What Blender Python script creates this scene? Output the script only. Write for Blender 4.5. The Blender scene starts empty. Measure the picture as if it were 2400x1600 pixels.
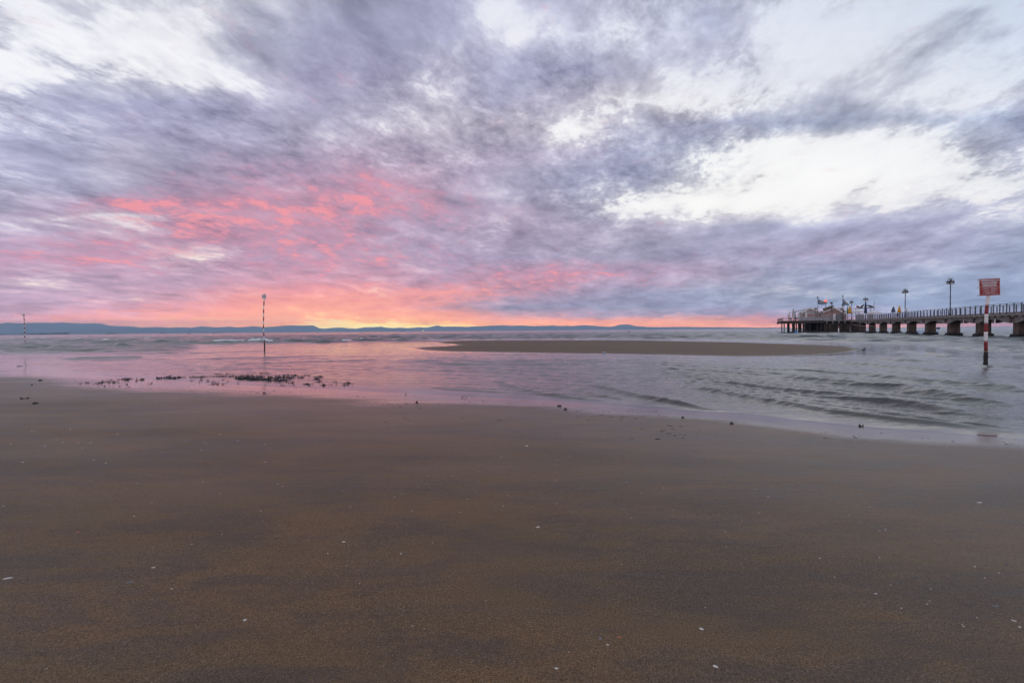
import bpy, bmesh, math, random
import numpy as np
from mathutils import Vector, Matrix
R = math.radians
scene = bpy.context.scene
COL = scene.collection
rnd = random.Random(7)
# ------------------------------------------------------------------ camera
H = 1.6                       # eye above the still water (water surface is z = 0)
HAZE = 9.5e-5
F = 2400 * 17 / 36.0
cd = bpy.data.cameras.new("camera"); cam = bpy.data.objects.new("camera", cd); COL.objects.link(cam)
cd.lens = 17; cd.sensor_width = 36; cd.clip_start = 0.05; cd.clip_end = 60000
cam.matrix_world = Matrix.Translation((0, 0, H)) @ Matrix.Rotation(R(90 - 1.29), 4, 'X') @ Matrix.Rotation(R(-0.475), 4, 'Z')
scene.camera = cam
MC = cam.matrix_world.to_3x3()
def ray(px, py):
    return (MC @ Vector(((px - 1200) / F, -(py - 800) / F, -1))).normalized()
def ground(px, py, z=0.0):
    d = ray(px, py); t = (z - H) / d.z
    return Vector((d.x * t, d.y * t, z))
def at(px, py, Y):
    d = ray(px, py); t = Y / d.y
    return Vector((d.x * t, Y, H + d.z * t))
def s2l(c):
    c = c / 255.0
    return c / 12.92 if c <= 0.04045 else ((c + 0.055) / 1.055) ** 2.4
def hexc(h):
    return tuple(s2l(int(h[i:i + 2], 16)) for i in (0, 2, 4))
# ------------------------------------------------------------------ node helper
class G:
    def __init__(s, nt): s.nt = nt; s.N = nt.nodes; s.L = nt.links
    def put(s, sock, v):
        if v is None: return
        if hasattr(v, 'is_linked') or isinstance(v, bpy.types.NodeSocket): s.L.new(v, sock)
        else:
            try: sock.default_value = v
            except Exception: sock.default_value = (v[0], v[1], v[2], 1)
    def n(s, t, **kw):
        o = s.N.new(t)
        for k, v in kw.items(): setattr(o, k, v)
        return o
    def m(s, op, a, b=None, c=None, clamp=False):
        o = s.n('ShaderNodeMath', operation=op, use_clamp=clamp)
        for i, v in enumerate((a, b, c)): s.put(o.inputs[i], v)
        return o.outputs[0]
    def vec(s, x, y, z=0.0):
        o = s.n('ShaderNodeCombineXYZ')
        for i, v in enumerate((x, y, z)): s.put(o.inputs[i], v)
        return o.outputs[0]
    def vm(s, op, a, b=None):
        o = s.n('ShaderNodeVectorMath', operation=op); s.put(o.inputs[0], a)
        if b is not None: s.put(o.inputs[1], b)
        return o.outputs['Value'] if op in ('DOT_PRODUCT', 'LENGTH') else o.outputs[0]
    def noise(s, v, scale, detail=4, rough=.5, dist=0.0, color=False):
        o = s.n('ShaderNodeTexNoise'); s.put(o.inputs['Vector'], v)
        o.inputs['Scale'].default_value = scale; o.inputs['Detail'].default_value = detail
        o.inputs['Roughness'].default_value = rough; o.inputs['Distortion'].default_value = dist
        return o.outputs['Color' if color else 'Fac']
    def mr(s, v, a, b, c=0.0, d=1.0, smooth=False):
        o = s.n('ShaderNodeMapRange'); o.interpolation_type = 'SMOOTHSTEP' if smooth else 'LINEAR'
        for i, q in enumerate((v, a, b, c, d)): s.put(o.inputs[i], q)
        return o.outputs[0]
    def mix(s, f, a, b, blend='MIX'):
        o = s.n('ShaderNodeMix', data_type='RGBA', blend_type=blend)
        s.put(o.inputs[0], f)
        for i, v in ((6, a), (7, b)):
            if isinstance(v, tuple): o.inputs[i].default_value = (v[0], v[1], v[2], 1)
            else: s.put(o.inputs[i], v)
        return o.outputs[2]
    def fmix(s, f, a, b):
        o = s.n('ShaderNodeMix', data_type='FLOAT'); s.put(o.inputs[0], f); s.put(o.inputs[2], a); s.put(o.inputs[3], b)
        return o.outputs[0]
    def ramp(s, f, stops, interp='LINEAR'):
        o = s.n('ShaderNodeValToRGB'); r = o.color_ramp; r.interpolation = interp
        while len(r.elements) > 1: r.elements.remove(r.elements[-1])
        r.elements[0].position = stops[0][0]; r.elements[0].color = stops[0][1]
        for p, c in stops[1:]:
            e = r.elements.new(p); e.color = c
        s.put(o.inputs[0], f)
        return o
# ------------------------------------------------------------------ sky (world): cloud deck over a low sunset
# rows from high to low; a cell is  cloud colour : how much bright gap : how much sunlit pink
SKY = [
(-160,"BEC3D7:5:0 BEC3D7:5:0 BCC1D4:4:0 B8BCD2:4:0 ACB0C8:3:0 9CA0BE:1:0 9297B4:0:0 9BA0BE:1:0 A2A6C4:2:0 A5AAC6:1:0 AAB2CC:3:0 AAB4D0:3:0 B8C0D6:6:0 C0CADC:8:0 BECCE0:9:0 BCCCE2:9:0 BACAE2:9:0"),
(0, "BEC3D7:6:0 BEC3D7:6:0 BCC1D4:5:0 C0C4D7:6:0 B4B8CD:5:0 A3A6C1:3:0 9196B2:0:0 9BA0BE:1:0 A2A6C4:4:0 A5AAC6:1:0 AFB6CD:4:0 AFB7D0:3:0 BAC2D6:6:0 C4CBDC:6:0 C6D0E0:8:0 C2CFE2:9:0 C0CEE2:9:0"),
(90, "BEC3D7:5:0 BEC3D7:7:0 C4C8DA:9:0 C4C8DA:8:0 A8ACC6:3:0 9A9DBB:1:0 9497B5:0:0 9DA1C0:1:0 A8ABC6:5:0 ACB1CA:2:0 B4B9CF:5:0 A9B1CE:1:0 C0C6DA:6:0 CCD2E2:8:0 C8D0E0:8:0 BCC8DC:5:0 B8C4DA:4:0"),
(170, "B4B9D2:7:0 A8ADC9:5:0 B8BBD0:6:0 B8BBD0:8:0 ACADC8:5:0 9A9ABA:2:0 9393B2:1:0 A0A0BE:5:0 9C9FBE:0:0 A0A3C2:0:0 ACAFC8:1:0 B0B4CC:5:0 C4C8DA:8:0 CCD0E0:9:0 C0C8DA:5:0 BCC6DA:5:0 BEC8DC:6:0"),
(240, "B0B4D0:4:0 9CA1C0:1:0 9598B8:0:0 9A9CBC:0:0 A6A6C4:3:0 A09FBD:1:0 A2A2BE:1:0 B0AFC6:5:0 A5A6C4:0:0 B4B3C8:4:0 C0C0CE:8:0 C4C4D0:8:0 C0C4D4:5:0 B0B8CE:3:0 C0C6D8:5:0 CCD0DE:7:0 B8C0D6:4:0"),
(300, "A0A5C6:2:0 A8ABC8:3:0 9090B0:0:0 9494B2:0:0 A0A0BE:0:0 A8A5BE:2:0 A8A5BC:3:0 B0AEC2:3:0 B0AEC2:3:0 B8B6C8:7:0 A8AAC4:4:0 A4A8C4:2:0 9CA6C2:0:0 9AA6C2:0:0 A8B2CA:2:0 A6B2CC:1:0 A0ACCA:0:0"),
(360, "A8A9C8:2:0 A0A2C2:1:0 B0AFC8:3:0 9E9CBA:1:0 9A94B2:0:0 A294B0:0:1 AEA0BA:2:1 B0A8C0:2:0 ACA6C0:1:0 A4A2BE:1:0 9CA2C0:1:0 A4ACC6:4:0 C0C4D2:9:0 D0D2DC:9:0 D0D0DA:9:0 B8BED0:5:0 ACB4CE:4:0"),
(420, "A6A7C4:2:0 A2A2BF:2:0 9E9CB8:1:0 A294B0:0:2 A48EAA:0:3 A88EAA:0:2 B294AE:0:5 AC9EB8:2:2 A09EBA:1:0 9498B6:1:0 949AB8:0:0 B0B4C8:6:0 DCDCE0:9:0 DCDCE0:9:0 DCDCE0:9:0 C0C4D0:9:0 B0B6CC:8:0"),
(480, "A8A4C0:2:0 A698B4:1:3 A48CA8:1:8 AC8CA6:0:7 B090AA:0:6 B494AC:1:6 B496AE:0:6 A898B2:0:3 9E9AB6:2:0 9C9CB8:3:0 B0B2C4:9:0 DCDCE0:9:0 DCDCE0:9:0 D0D0D8:8:0 B0B4CA:7:0 A8ACC6:4:0 A6ACC6:4:0"),
(512, "A89CBC:3:0 A898B4:6:1 A494B0:7:3 AC8EA8:2:6 AE90AA:0:6 B092AA:0:6 AC94B0:0:5 A898B4:0:3 A49AB4:1:1 A09EB8:3:0 A8A8C0:4:0 C0C0CC:5:0 C0C2D0:4:0 B0B2C6:3:0 A6AAC4:2:0 A4A8C4:2:0 A2A8C8:3:0"),
(540, "A89EBC:2:1 A898B4:2:3 A692AE:4:4 AC90AA:1:6 AE90AA:0:5 AE90AA:1:5 A894B0:1:3 A698B4:1:2 A49AB4:2:1 A49EB8:2:0 A6A2BC:2:0 A4A4C0:1:0 A0A4C2:1:0 9EA2C0:1:0 A0A4C2:1:0 A0A4C2:2:0 9EA6C2:3:0"),
(600, "B496B4:0:4 B698B4:1:5 B696B2:1:5 B296B2:7:3 AE96B2:1:4 AE94B0:0:5 A894AE:1:5 A092B0:1:2 9A92B0:0:1 9A94B0:1:0 9694B0:1:0 9090AE:0:1 9894B2:0:1 9894B2:0:1 9A98B6:1:0 989EBC:1:0 94A0BC:1:0"),
(650, "B49CB8:6:1 B49CB8:4:0 B69AB4:1:1 B698B2:0:1 C698AC:1:3 C896A8:0:4 BC92A8:2:3 B094AE:1:3 B290AA:1:5 B08EA8:0:6 A892AE:0:3 A698B4:0:0 989CB8:0:0 909AB8:1:0 909CBA:1:0 8E9CBA:2:0 8C9ABA:1:0"),
(690, "B49AB6:1:0 B89AB4:1:0 BC98B0:3:0 CE9AAA:2:2 E098A0:3:4 E89599:2:6 DC9298:3:6 D09098:1:6 A88CA6:1:4 9A8CA8:0:1 8E90AE:0:0 9098B4:1:0 949CB4:3:0 8C98B4:3:0 8C9AB8:2:0 8A98B8:1:0 8A98B8:1:0"),
(720, "BE9AB2:0:1 C49AB0:0:2 D09AAC:0:4 E09AA4:0:5 F89C8E:1:7 F89C88:4:7 E8948E:1:6 B88C9C:0:3 8C88A4:0:0 8686A4:0:0 8A8CA8:0:0 8A90AE:0:0 8C94B0:1:0 8494B2:1:0 8494B4:0:0 8494B4:0:0 8494B4:0:0"),
(742, "D49CAE:0:4 DE9CAA:0:5 E69EA4:0:6 F09E9C:0:7 FC9C80:1:8 FFA474:5:6 FFA274:3:7 F4987E:0:7 C0909C:0:3 AA8CA2:0:2 9C8EA8:0:1 948EAC:0:2 9C8CAA:0:2 9A90B0:0:1 9094B4:0:0 8E94B4:0:0 8E94B4:0:0"),
(758, "E49AA6:0:5 E89CA2:0:6 F0A09E:0:7 F8A494:0:8 FFA470:2:6 FFB868:7:2 FFBC68:7:2 FFB06C:6:3 FAA886:1:6 F8A084:0:6 F09C86:0:6 F2A088:0:6 E0909A:0:4 D89098:0:3 C08CA0:0:1 B88CA2:0:0 B48CA4:0:0"),
(774, "E89CA2:0:5 ECA09E:0:6 F4A49A:0:7 FCA890:0:7 FFB870:5:3 FFE08C:9:0 FFE08C:9:0 FFDC8C:9:0 FFC888:8:0 FFB484:5:0 FFAC80:2:4 FFA880:0:5 FCA488:0:5 F4A08E:0:4 EE9C98:0:3 E6989A:0:2 E0949C:0:2"),
]
# colour of the bright gaps, seven columns from left to right
GAP = [
(-160,"ECEEF6 EEF0F7 EAECF5 E6E9F4 E0E6F2 D2DCEC C8D6EA"),
(0,   "F4F5FA F6F6FA EEEFF6 E8EAF4 E0E6F2 D8E0EE CCD8EA"),
(170, "F8F8FB FAFAFC EEEEF5 F2F1F6 EAECF4 E4E8F2 DCE4F0"),
(300, "F2F2F7 E8E7F0 F2EFF4 FAFAFB FAFAFA F2F3F6 E8ECF4"),
(420, "E4E3EC E2DDE6 F0E8EC FAF8FA FCFCFA FAFAFA F0F1F4"),
(540, "E0DCE6 F0E8EA F0DCE0 EEE9EC FAFAF8 F4F2F2 F2EEEC"),
(650, "F0E0DC FAEEE0 F4DCD8 EED8D8 D8D4DC E8DEDE E6E0E2"),
(720, "F0C8C0 FFD0A0 FFF0B0 FFD8B0 E0C8C8 E8D4C4 E0D4D0"),
(758, "F8B8A8 FFC890 FFF4A8 FFE8A0 FFC890 FFB898 F0B0A0"),
(774, "F8B8A8 FFD090 FFF8B8 FFF0A8 FFD890 FFC090 F4B49C"),
]
def vrow(py): return (774.4 - py) / F
world = bpy.data.worlds.new("World"); scene.world = world; world.use_nodes = True
w = G(world.node_tree); w.N.clear()
tc = w.n('ShaderNodeTexCoord')
sep = w.n('ShaderNodeSeparateXYZ'); w.L.new(tc.outputs['Generated'], sep.inputs[0])
X, Y, Z = sep.outputs
ym = w.m('MAXIMUM', Y, 0.22)
u0 = w.m('DIVIDE', X, ym); v0 = w.m('DIVIDE', Z, ym)
zz = w.m('MULTIPLY', w.m('ADD', w.m('MAXIMUM', Z, 0.0), 0.20), .62)
az = R(20)
ax = w.m('DIVIDE', w.vm('DOT_PRODUCT', tc.outputs['Generated'], (math.cos(az), -math.sin(az), 0)), zz)
al = w.m('DIVIDE', w.vm('DOT_PRODUCT', tc.outputs['Generated'], (math.sin(az), math.cos(az), 0)), zz)
lz = w.m('MULTIPLY', w.m('LOGARITHM', w.m('ADD', w.m('MAXIMUM', Z, 0.0), 0.035), 2.718), 1.5)
P = w.vec(ax, al, lz)                       # on the cloud deck
PS = w.vec(ax, w.m('MULTIPLY', al, 0.66), w.m('MULTIPLY', lz, .9))   # drawn out along the wind
wn = w.noise(P, 1.1, 6, .55, color=True)
wn = w.vm('SUBTRACT', wn, (.5, .5, .5))
wn2 = w.noise(PS, 3.4, 5, .6, color=True)
wn2 = w.vm('SUBTRACT', wn2, (.5, .5, .5))
sw = w.n('ShaderNodeSeparateXYZ'); w.L.new(wn, sw.inputs[0])
sw2 = w.n('ShaderNodeSeparateXYZ'); w.L.new(wn2, sw2.inputs[0])
va = w.m('ADD', w.m('DIVIDE', w.m('MULTIPLY', v0, .17), w.m('ADD', v0, .3)), 0.002)
dv = w.m('MULTIPLY', w.m('ADD', sw.outputs[1], w.m('MULTIPLY', sw2.outputs[1], .7)), va)
du = w.m('MULTIPLY', w.m('ADD', sw.outputs[0], w.m('MULTIPLY', sw2.outputs[0], .5)), w.m('MULTIPLY', va, 1.3))
u = w.m('ADD', u0, du); v = w.m('ADD', v0, dv)
tf = w.m('MULTIPLY_ADD', u, F / 2400.0, 0.5, clamp=True)
def cells(s):
    out = []
    for c in s.split():
        q = c.split(':'); out.append((hexc(q[0]), int(q[1]) / 9.0, int(q[2]) / 9.0))
    return out
D = GG = PP = None
prev = None
for py, s in SKY:
    cs = cells(s); n = len(cs)
    ra = w.ramp(tf, [(i / (n - 1), (*c[0], c[1])) for i, c in enumerate(cs)], 'LINEAR')
    rp = w.ramp(tf, [(i / (n - 1), (c[2],) * 3 + (1,)) for i, c in enumerate(cs)], 'LINEAR') if any(c[2] for c in cs) else None
    pr = rp.outputs[0] if rp else (0, 0, 0)
    if D is None: D, GG, PP = ra.outputs[0], ra.outputs[1], (0.0, 0.0, 0.0)
    else:
        f = w.mr(v, vrow(prev), vrow(py))
        D = w.mix(f, D, ra.outputs[0]); GG = w.fmix(f, GG, ra.outputs[1])
        if rp or not isinstance(PP, tuple): PP = w.mix(f, PP, pr)
    prev = py
GC = None; prev = None
for py, s in GAP:
    cs = [hexc(c) for c in s.split()]
    ra = w.ramp(tf, [(i / 6.0, (*c, 1)) for i, c in enumerate(cs)])
    GC = ra.outputs[0] if GC is None else w.mix(w.mr(v, vrow(prev), vrow(py)), GC, ra.outputs[0])
    prev = py
PF = w.vec(w.m('MULTIPLY', ax, 1.6), w.m('MULTIPLY', al, 1.05), w.m('ADD', lz, 5.5))   # finer tufts
n1 = w.noise(PS, 1.8, 9, .60, .15)
n2 = w.noise(PF, 2.3, 10, .66, .25)
n5 = w.noise(PF, 7.0, 8, .70, .35)
n6 = w.noise(w.vm('ADD', PF, (2.2, 5.1, 0.4)), 17.0, 6, .70, .4)
fa = w.mr(w.noise(w.vm('ADD', PS, (6, 2, 1)), 1.3, 3, .5, .3), .38, .62, .25, 1.25)
fa = w.m('MULTIPLY', fa, w.mr(v0, .06, .34, .5, 1.0))
fine = w.m('MULTIPLY', w.m('ADD', w.m('MULTIPLY', w.m('SUBTRACT', n5, .5), .36), w.m('MULTIPLY', w.m('SUBTRACT', n6, .5), .17)), fa)
nb = w.m('ADD', w.m('ADD', w.m('MULTIPLY', n1, .45), w.m('MULTIPLY', n2, .55)), fine)
n3 = w.noise(w.vm('ADD', PS, (3.1, 7.7, 1.3)), 4.0, 8, .62)
n4 = w.noise(w.vec(w.m('MULTIPLY', ax, 1.5), w.m('MULTIPLY', al, 1.25), w.m('ADD', lz, 9.1)), 3.4, 9, .68, .35)
# soft light and dark inside the cloud
la = w.m('ADD', w.m('ADD', w.m('MULTIPLY', n1, .36), w.m('MULTIPLY', n3, .16)), w.m('ADD', w.m('MULTIPLY', n2, .48), fine))
lum = w.mr(la, .36, .61, .68, 1.50)
Dm = w.vm('MULTIPLY', D, w.vec(w.m('MULTIPLY', lum, 1.04), lum, w.m('MULTIPLY_ADD', lum, .84, .13)))
gx = w.m('ADD', w.m('MULTIPLY', w.m('SUBTRACT', nb, .5), 3.0), w.m('MULTIPLY_ADD', GG, 1.12, -.07))
gm = w.m('ADD', w.m('MULTIPLY', w.mr(gx, .10, .92, smooth=True), .55), w.m('MULTIPLY', w.mr(gx, .48, .74, smooth=True), .38))
thin = w.mr(w.m('ADD', w.m('MULTIPLY', n2, .6), w.m('MULTIPLY', n5, .4)), .44, .60, .42, .0, smooth=True)
GT = w.mix(w.m('MULTIPLY', thin, w.mr(GG, .7, 1.0, 1.0, .15)), GC, Dm)
c1 = w.mix(gm, Dm, GT)
px_ = w.m('ADD', w.m('ADD', w.m('MULTIPLY', n4, 1.1), w.m('MULTIPLY', n5, .6)), w.m('MULTIPLY_ADD', PP, .58, -.97))
pm1 = w.mr(px_, -.02, .34, smooth=True); pm2 = w.mr(px_, .20, .40, smooth=True)
pink1 = w.mix(w.mr(v, vrow(640), vrow(735)), hexc("D08EA6"), hexc("FB9A86"))
pink2 = w.mix(w.mr(v, vrow(650), vrow(740)), hexc("FC9CA0"), hexc("FFB090"))
c2 = w.mix(w.m('MULTIPLY', pm2, .70), w.mix(w.m('MULTIPLY', pm1, .62), c1, pink1), pink2)
below = w.mr(Z, -0.02, -0.012)
# what the low sky must be beyond the haze (the haze box takes some of it away again)
bst = w.m('EXPONENT', w.m('MULTIPLY', w.m('MINIMUM', w.m('DIVIDE', 466.0, w.m('MAXIMUM', Z, .0005)), 19000.0), HAZE * .93))
b1 = w.m('SUBTRACT', bst, 1.0)
c2 = w.vm('SUBTRACT', w.vm('MULTIPLY', c2, w.vec(bst, bst, bst)), w.vm('MULTIPLY', w.vec(b1, b1, b1), (.125, .158, .250)))
c2 = w.vm('MAXIMUM', c2, (.02, .02, .02))
c3 = w.mix(below, (0.10, 0.10, 0.11), c2)
bg = w.n('ShaderNodeBackground'); w.L.new(c3, bg.inputs[0]); bg.inputs[1].default_value = 0.97
SUN_AZ, SUN_EL = R(-19.5), R(0.12)
sky = w.n('ShaderNodeTexSky', sky_type='NISHITA'); sky.sun_disc = False
sky.sun_elevation = SUN_EL; sky.sun_rotation = SUN_AZ
bg2 = w.n('ShaderNodeBackground'); w.L.new(sky.outputs[0], bg2.inputs[0]); w.L.new(w.m('MULTIPLY', gm, 0.03), bg2.inputs[1])
add = w.n('ShaderNodeAddShader'); w.L.new(bg.outputs[0], add.inputs[0]); w.L.new(bg2.outputs[0], add.inputs[1])
out = w.n('ShaderNodeOutputWorld'); w.L.new(add.outputs[0], out.inputs[0])
try:
    world.cycles.sampling_method = 'MANUAL'; world.cycles.sample_map_resolution = 512
except Exception: pass
vs = scene.view_settings; vs.view_transform = 'Standard'; vs.look = 'None'; vs.gamma = 1; vs.exposure = 0
# ------------------------------------------------------------------ tags and materials
def tag(o, label=None, cat=None, group=None, kind=None):
    for k, v in (('label', label), ('category', cat), ('group', group), ('kind', kind)):
        if v: o[k] = v
    return o
MATS = {}
def mat(name, col, rough=.6, metal=0.0, var=.12, scale=6.0, spec=.5, emit=None, bump=0.0, coord='Object', col2=None):
    if name in MATS: return MATS[name]
    m = bpy.data.materials.new(name); m.use_nodes = True; g = G(m.node_tree)
    b = g.N['Principled BSDF']
    t = g.n('ShaderNodeTexCoord').outputs[coord]
    n = g.noise(t, scale, 5, .6)
    c2 = col2 or tuple(c * (1 - 2.2 * var) for c in col)
    g.put(b.inputs['Base Color'], g.mix(g.mr(n, .35, .68), col, c2))
    b.inputs['Roughness'].default_value = rough; b.inputs['Metallic'].default_value = metal
    b.inputs['Specular IOR Level'].default_value = spec
    if emit: b.inputs['Emission Color'].default_value = (*emit[:3], 1); b.inputs['Emission Strength'].default_value = emit[3]
    if bump:
        bp = g.n('ShaderNodeBump'); bp.inputs['Distance'].default_value = bump; g.put(bp.inputs['Height'], n); g.put(b.inputs['Normal'], bp.outputs[0])
    MATS[name] = m; return m
def grid_mesh(name, P3, mater, attrs=None, smooth=True):
    r, c, _ = P3.shape
    me = bpy.data.meshes.new(name)
    me.vertices.add(r * c); me.vertices.foreach_set('co', P3.astype(np.float32).ravel())
    i = np.arange(r * c).reshape(r, c)
    q = np.stack([i[:-1, :-1], i[:-1, 1:], i[1:, 1:], i[1:, :-1]], -1).reshape(-1, 4)
    a, b2 = P3[0, 1] - P3[0, 0], P3[1, 0] - P3[0, 0]
    if np.cross(a, b2)[2] < 0: q = q[:, ::-1]
    nf = len(q)
    me.loops.add(nf * 4); me.loops.foreach_set('vertex_index', q.astype(np.int32).ravel())
    me.polygons.add(nf); me.polygons.foreach_set('loop_start', np.arange(0, nf * 4, 4, dtype=np.int32))
    me.polygons.foreach_set('use_smooth', np.full(nf, smooth))
    me.update(calc_edges=True)
    for k, v in (attrs or {}).items():
        at_ = me.attributes.new(k, 'FLOAT', 'POINT'); at_.data.foreach_set('value', v.astype(np.float32).ravel())
    me.materials.append(mater)
    o = bpy.data.objects.new(name, me); COL.objects.link(o); return o
# ------------------------------------------------------------------ numpy noise
def vnoise(x, y, seed=0):
    xi = np.floor(x).astype(np.int64); yi = np.floor(y).astype(np.int64); fx = x - xi; fy = y - yi
    def h(a, b):
        n = (a * 374761393 + b * 668265263 + seed * 974634777) & 0xffffffff
        n = ((n ^ (n >> 13)) * 1274126177) & 0xffffffff
        return ((n ^ (n >> 16)) & 0xffff) / 65535.0
    sx = fx * fx * (3 - 2 * fx); sy = fy * fy * (3 - 2 * fy)
    return (h(xi, yi) * (1 - sx) + h(xi + 1, yi) * sx) * (1 - sy) + (h(xi, yi + 1) * (1 - sx) + h(xi + 1, yi + 1) * sx) * sy
def fbm(x, y, o=4, seed=0):
    s = 0; a = .5; t = 0
    for k in range(o):
        s = s + a * vnoise(x, y, seed + k); t += a; a *= .5; x = x * 2.03 + 5.1; y = y * 2.03 + 1.7
    return s / t
def sst(a, b, x):
    t = np.clip((x - a) / (b - a), 0, 1); return t * t * (3 - 2 * t)
def seg_dist(x, y, pts):
    """distance to a polyline, and how far along it (0..1)"""
    best = np.full(x.shape, 1e9); par = np.zeros(x.shape); side = np.zeros(x.shape)
    L = [math.dist(pts[i], pts[i + 1]) for i in range(len(pts) - 1)]; T = sum(L); acc = 0
    for i, l in enumerate(L):
        ax, ay = pts[i]; bx, by = pts[i + 1]; dx, dy = bx - ax, by - ay
        t = np.clip(((x - ax) * dx + (y - ay) * dy) / (l * l + 1e-9), 0, 1)
        ex, ey = x - ax - t * dx, y - ay - t * dy
        d = np.hypot(ex, ey); k = d < best
        best[k] = d[k]; par[k] = ((acc + t * l) / T)[k]; side[k] = (dx * ey - dy * ex)[k]; acc += l
    return best, par, side
def inside(x, y, pts):
    c = np.zeros(x.shape, bool); n = len(pts); j = n - 1
    for i in range(n):
        xi, yi = pts[i]; xj, yj = pts[j]
        if yi != yj:
            c ^= ((yi > y) != (yj > y)) & (x < (xj - xi) * (y - yi) / (yj - yi) + xi)
        j = i
    return c
def gp(l): return [tuple(ground(a, b)[:2]) for a, b in l]
SHORE = gp([(-700, 850), (-300, 852), (0, 856), (60, 862), (130, 872), (240, 880), (400, 892), (560, 902), (700, 909), (850, 916), (1000, 925), (1120, 930), (1240, 936),
            (1400, 947), (1500, 955), (1650, 966), (1750, 971), (1860, 985), (2000, 999), (2120, 1009), (2230, 1016), (2400, 1028), (2700, 1052), (3200, 1100)])
beach_poly = SHORE + [(60, -40), (60, -300), (-300, -300), (-300, SHORE[0][1])]
SPIT = gp([(-260, 846), (0, 844), (40, 845), (85, 848), (60, 851), (0, 855), (-260, 858)])
BAR = gp([(965, 815), (1000, 813), (1045, 811), (1075, 808.5), (1060, 806), (1020, 803), (1035, 800), (1080, 798), (1200, 797.5), (1400, 797), (1500, 797.5),
          (1730, 802.0), (1883, 807), (1970, 811.5), (2024, 818), (1985, 826), (1921, 831), (1840, 834), (1730, 835), (1600, 832), (1476, 829.5), (1204, 826), (1068, 824), (1000, 821)])
def terrain(x, y):
    db, _, _ = seg_dist(x, y, SHORE); ib = inside(x, y, beach_poly)
    wob = (fbm(x * .35, y * .9, 5, 3) - .5)
    d = np.where(ib, db, -db) + wob * np.clip(db, 0, 1.2) * 1.1
    hb = np.where(d > 0, .10 * (1 - np.exp(-d * .11)) + .0007 * np.clip(d, 0, 80), np.maximum(-.9, d * .030))
    dr, _, _ = seg_dist(x, y, BAR + BAR[:1]); ir = inside(x, y, BAR)
    d2 = np.where(ir, dr, -dr) + wob * np.clip(dr, 0, 2.5) * 1.2
    hr = np.where(d2 > 0, .17 * (1 - np.exp(-d2 * .14)), np.maximum(-.9, d2 * .030))
    ds, _, _ = seg_dist(x, y, SPIT + SPIT[:1]); isp = inside(x, y, SPIT)
    d3 = np.where(isp, ds, -ds)
    hs = np.where(d3 > 0, .02 * (1 - np.exp(-d3)), np.maximum(-.9, d3 * .03))
    h = np.maximum(np.maximum(hb, hr), hs)
    und = (fbm(x * .5, y * 1.1, 3, 11) - .5) * .012 * sst(0.0, .05, h)
    return h + und
# ------------------------------------------------------------------ sand
def nonuni(a, b, c, n, k):
    """n values from a to b, dense around c"""
    t = np.linspace(-1, 1, n); s = np.sinh(k * t) / np.sinh(k)
    return np.where(s < 0, c + (c - a) * s, c + (b - c) * s)
sx = nonuni(-260, 260, 0, 640, 5.2); sy = nonuni(-200, 160, 5.5, 620, 5.0)
SX, SY = np.meshgrid(sx, sy)
SH = terrain(SX, SY)
wetn = fbm(SX * .25, SY * .8, 4, 21)
wet = 1 - sst(.004, .034, SH * (1 + 1.1 * sst(-5, 4, SX)) + (wetn - .5) * .020)
bar_d, _, _ = seg_dist(SX, SY, BAR + BAR[:1])
damp = 1 - sst(.012, .085, SH + (wetn - .5) * .03)
barm = (inside(SX, SY, BAR) | (bar_d < 2.5)) & (SY > 25)
wet = np.where(barm, wet * .5, wet); damp = np.where(barm, damp * .2, damp)
m = bpy.data.materials.new('sand'); m.use_nodes = True; g = G(m.node_tree); b = g.N['Principled BSDF']
gm_ = g.n('ShaderNodeNewGeometry').outputs['Position']
at1 = g.n('ShaderNodeAttribute', attribute_name='wet').outputs['Fac']
st = g.n('ShaderNodeMapping'); g.put(st.inputs[0], gm_); st.inputs['Rotation'].default_value = (0, 0, R(-14)); st.inputs['Scale'].default_value = (.5, 1.5, 1)
st = st.outputs[0]
nlow = g.noise(st, .8, 7, .62, .5); nmid = g.noise(st, 2.6, 7, .66, .8); nor = g.noise(g.vm('ADD', st, (9, 4, 0)), .8, 4, .55, .3)
grain = g.noise(gm_, 155, 2, .8); grain2 = g.noise(gm_, 70, 3, .7); speck = g.noise(g.vm('ADD', gm_, (3, 3, 3)), 260, 1, .5)
base = g.mix(g.mr(nor, .42, .66, smooth=True), (.130, .080, .042), (.147, .084, .041))
base = g.mix(g.m('MULTIPLY', g.mr(g.m('ADD', g.m('MULTIPLY', nlow, .5), g.m('MULTIPLY', nmid, .5)), .43, .60, smooth=True), .68), base, (.068, .050, .041))
gr = g.m('ADD', g.mr(grain, .30, .70, -.68, .68), g.mr(grain2, .3, .7, -.30, .30))
gk = g.m('MAXIMUM', g.m('ADD', gr, 1.0), .12)
base = g.vm('MULTIPLY', base, g.vec(gk, gk, gk))
base = g.mix(g.m('MULTIPLY', g.mr(speck, .70, .76), .8), base, (.55, .52, .50))
base = g.mix(g.mr(at1, .0, 1.0, .0, .32), base, (.05, .042, .038))
g.put(b.inputs['Base Color'], base)
wn_ = g.m('ADD', at1, g.m('MULTIPLY', g.m('SUBTRACT', nmid, .5), .35))
at2 = g.n('ShaderNodeAttribute', attribute_name='damp').outputs['Fac']
dr_ = g.mr(g.m('ADD', at2, g.m('MULTIPLY', g.m('SUBTRACT', nmid, .5), .9)), 0, 1, .62, .37)
g.put(b.inputs['Roughness'], g.fmix(g.mr(wn_, .15, .80, 0, 1, smooth=True), dr_, .045))
g.put(b.inputs['Specular IOR Level'], g.m('MAXIMUM', g.mr(at1, .1, .7, .20, .5), g.mr(at2, 0, 1, .20, .36))); b.inputs['IOR'].default_value = 1.4
dry = g.mr(at1, .9, .2)
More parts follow.
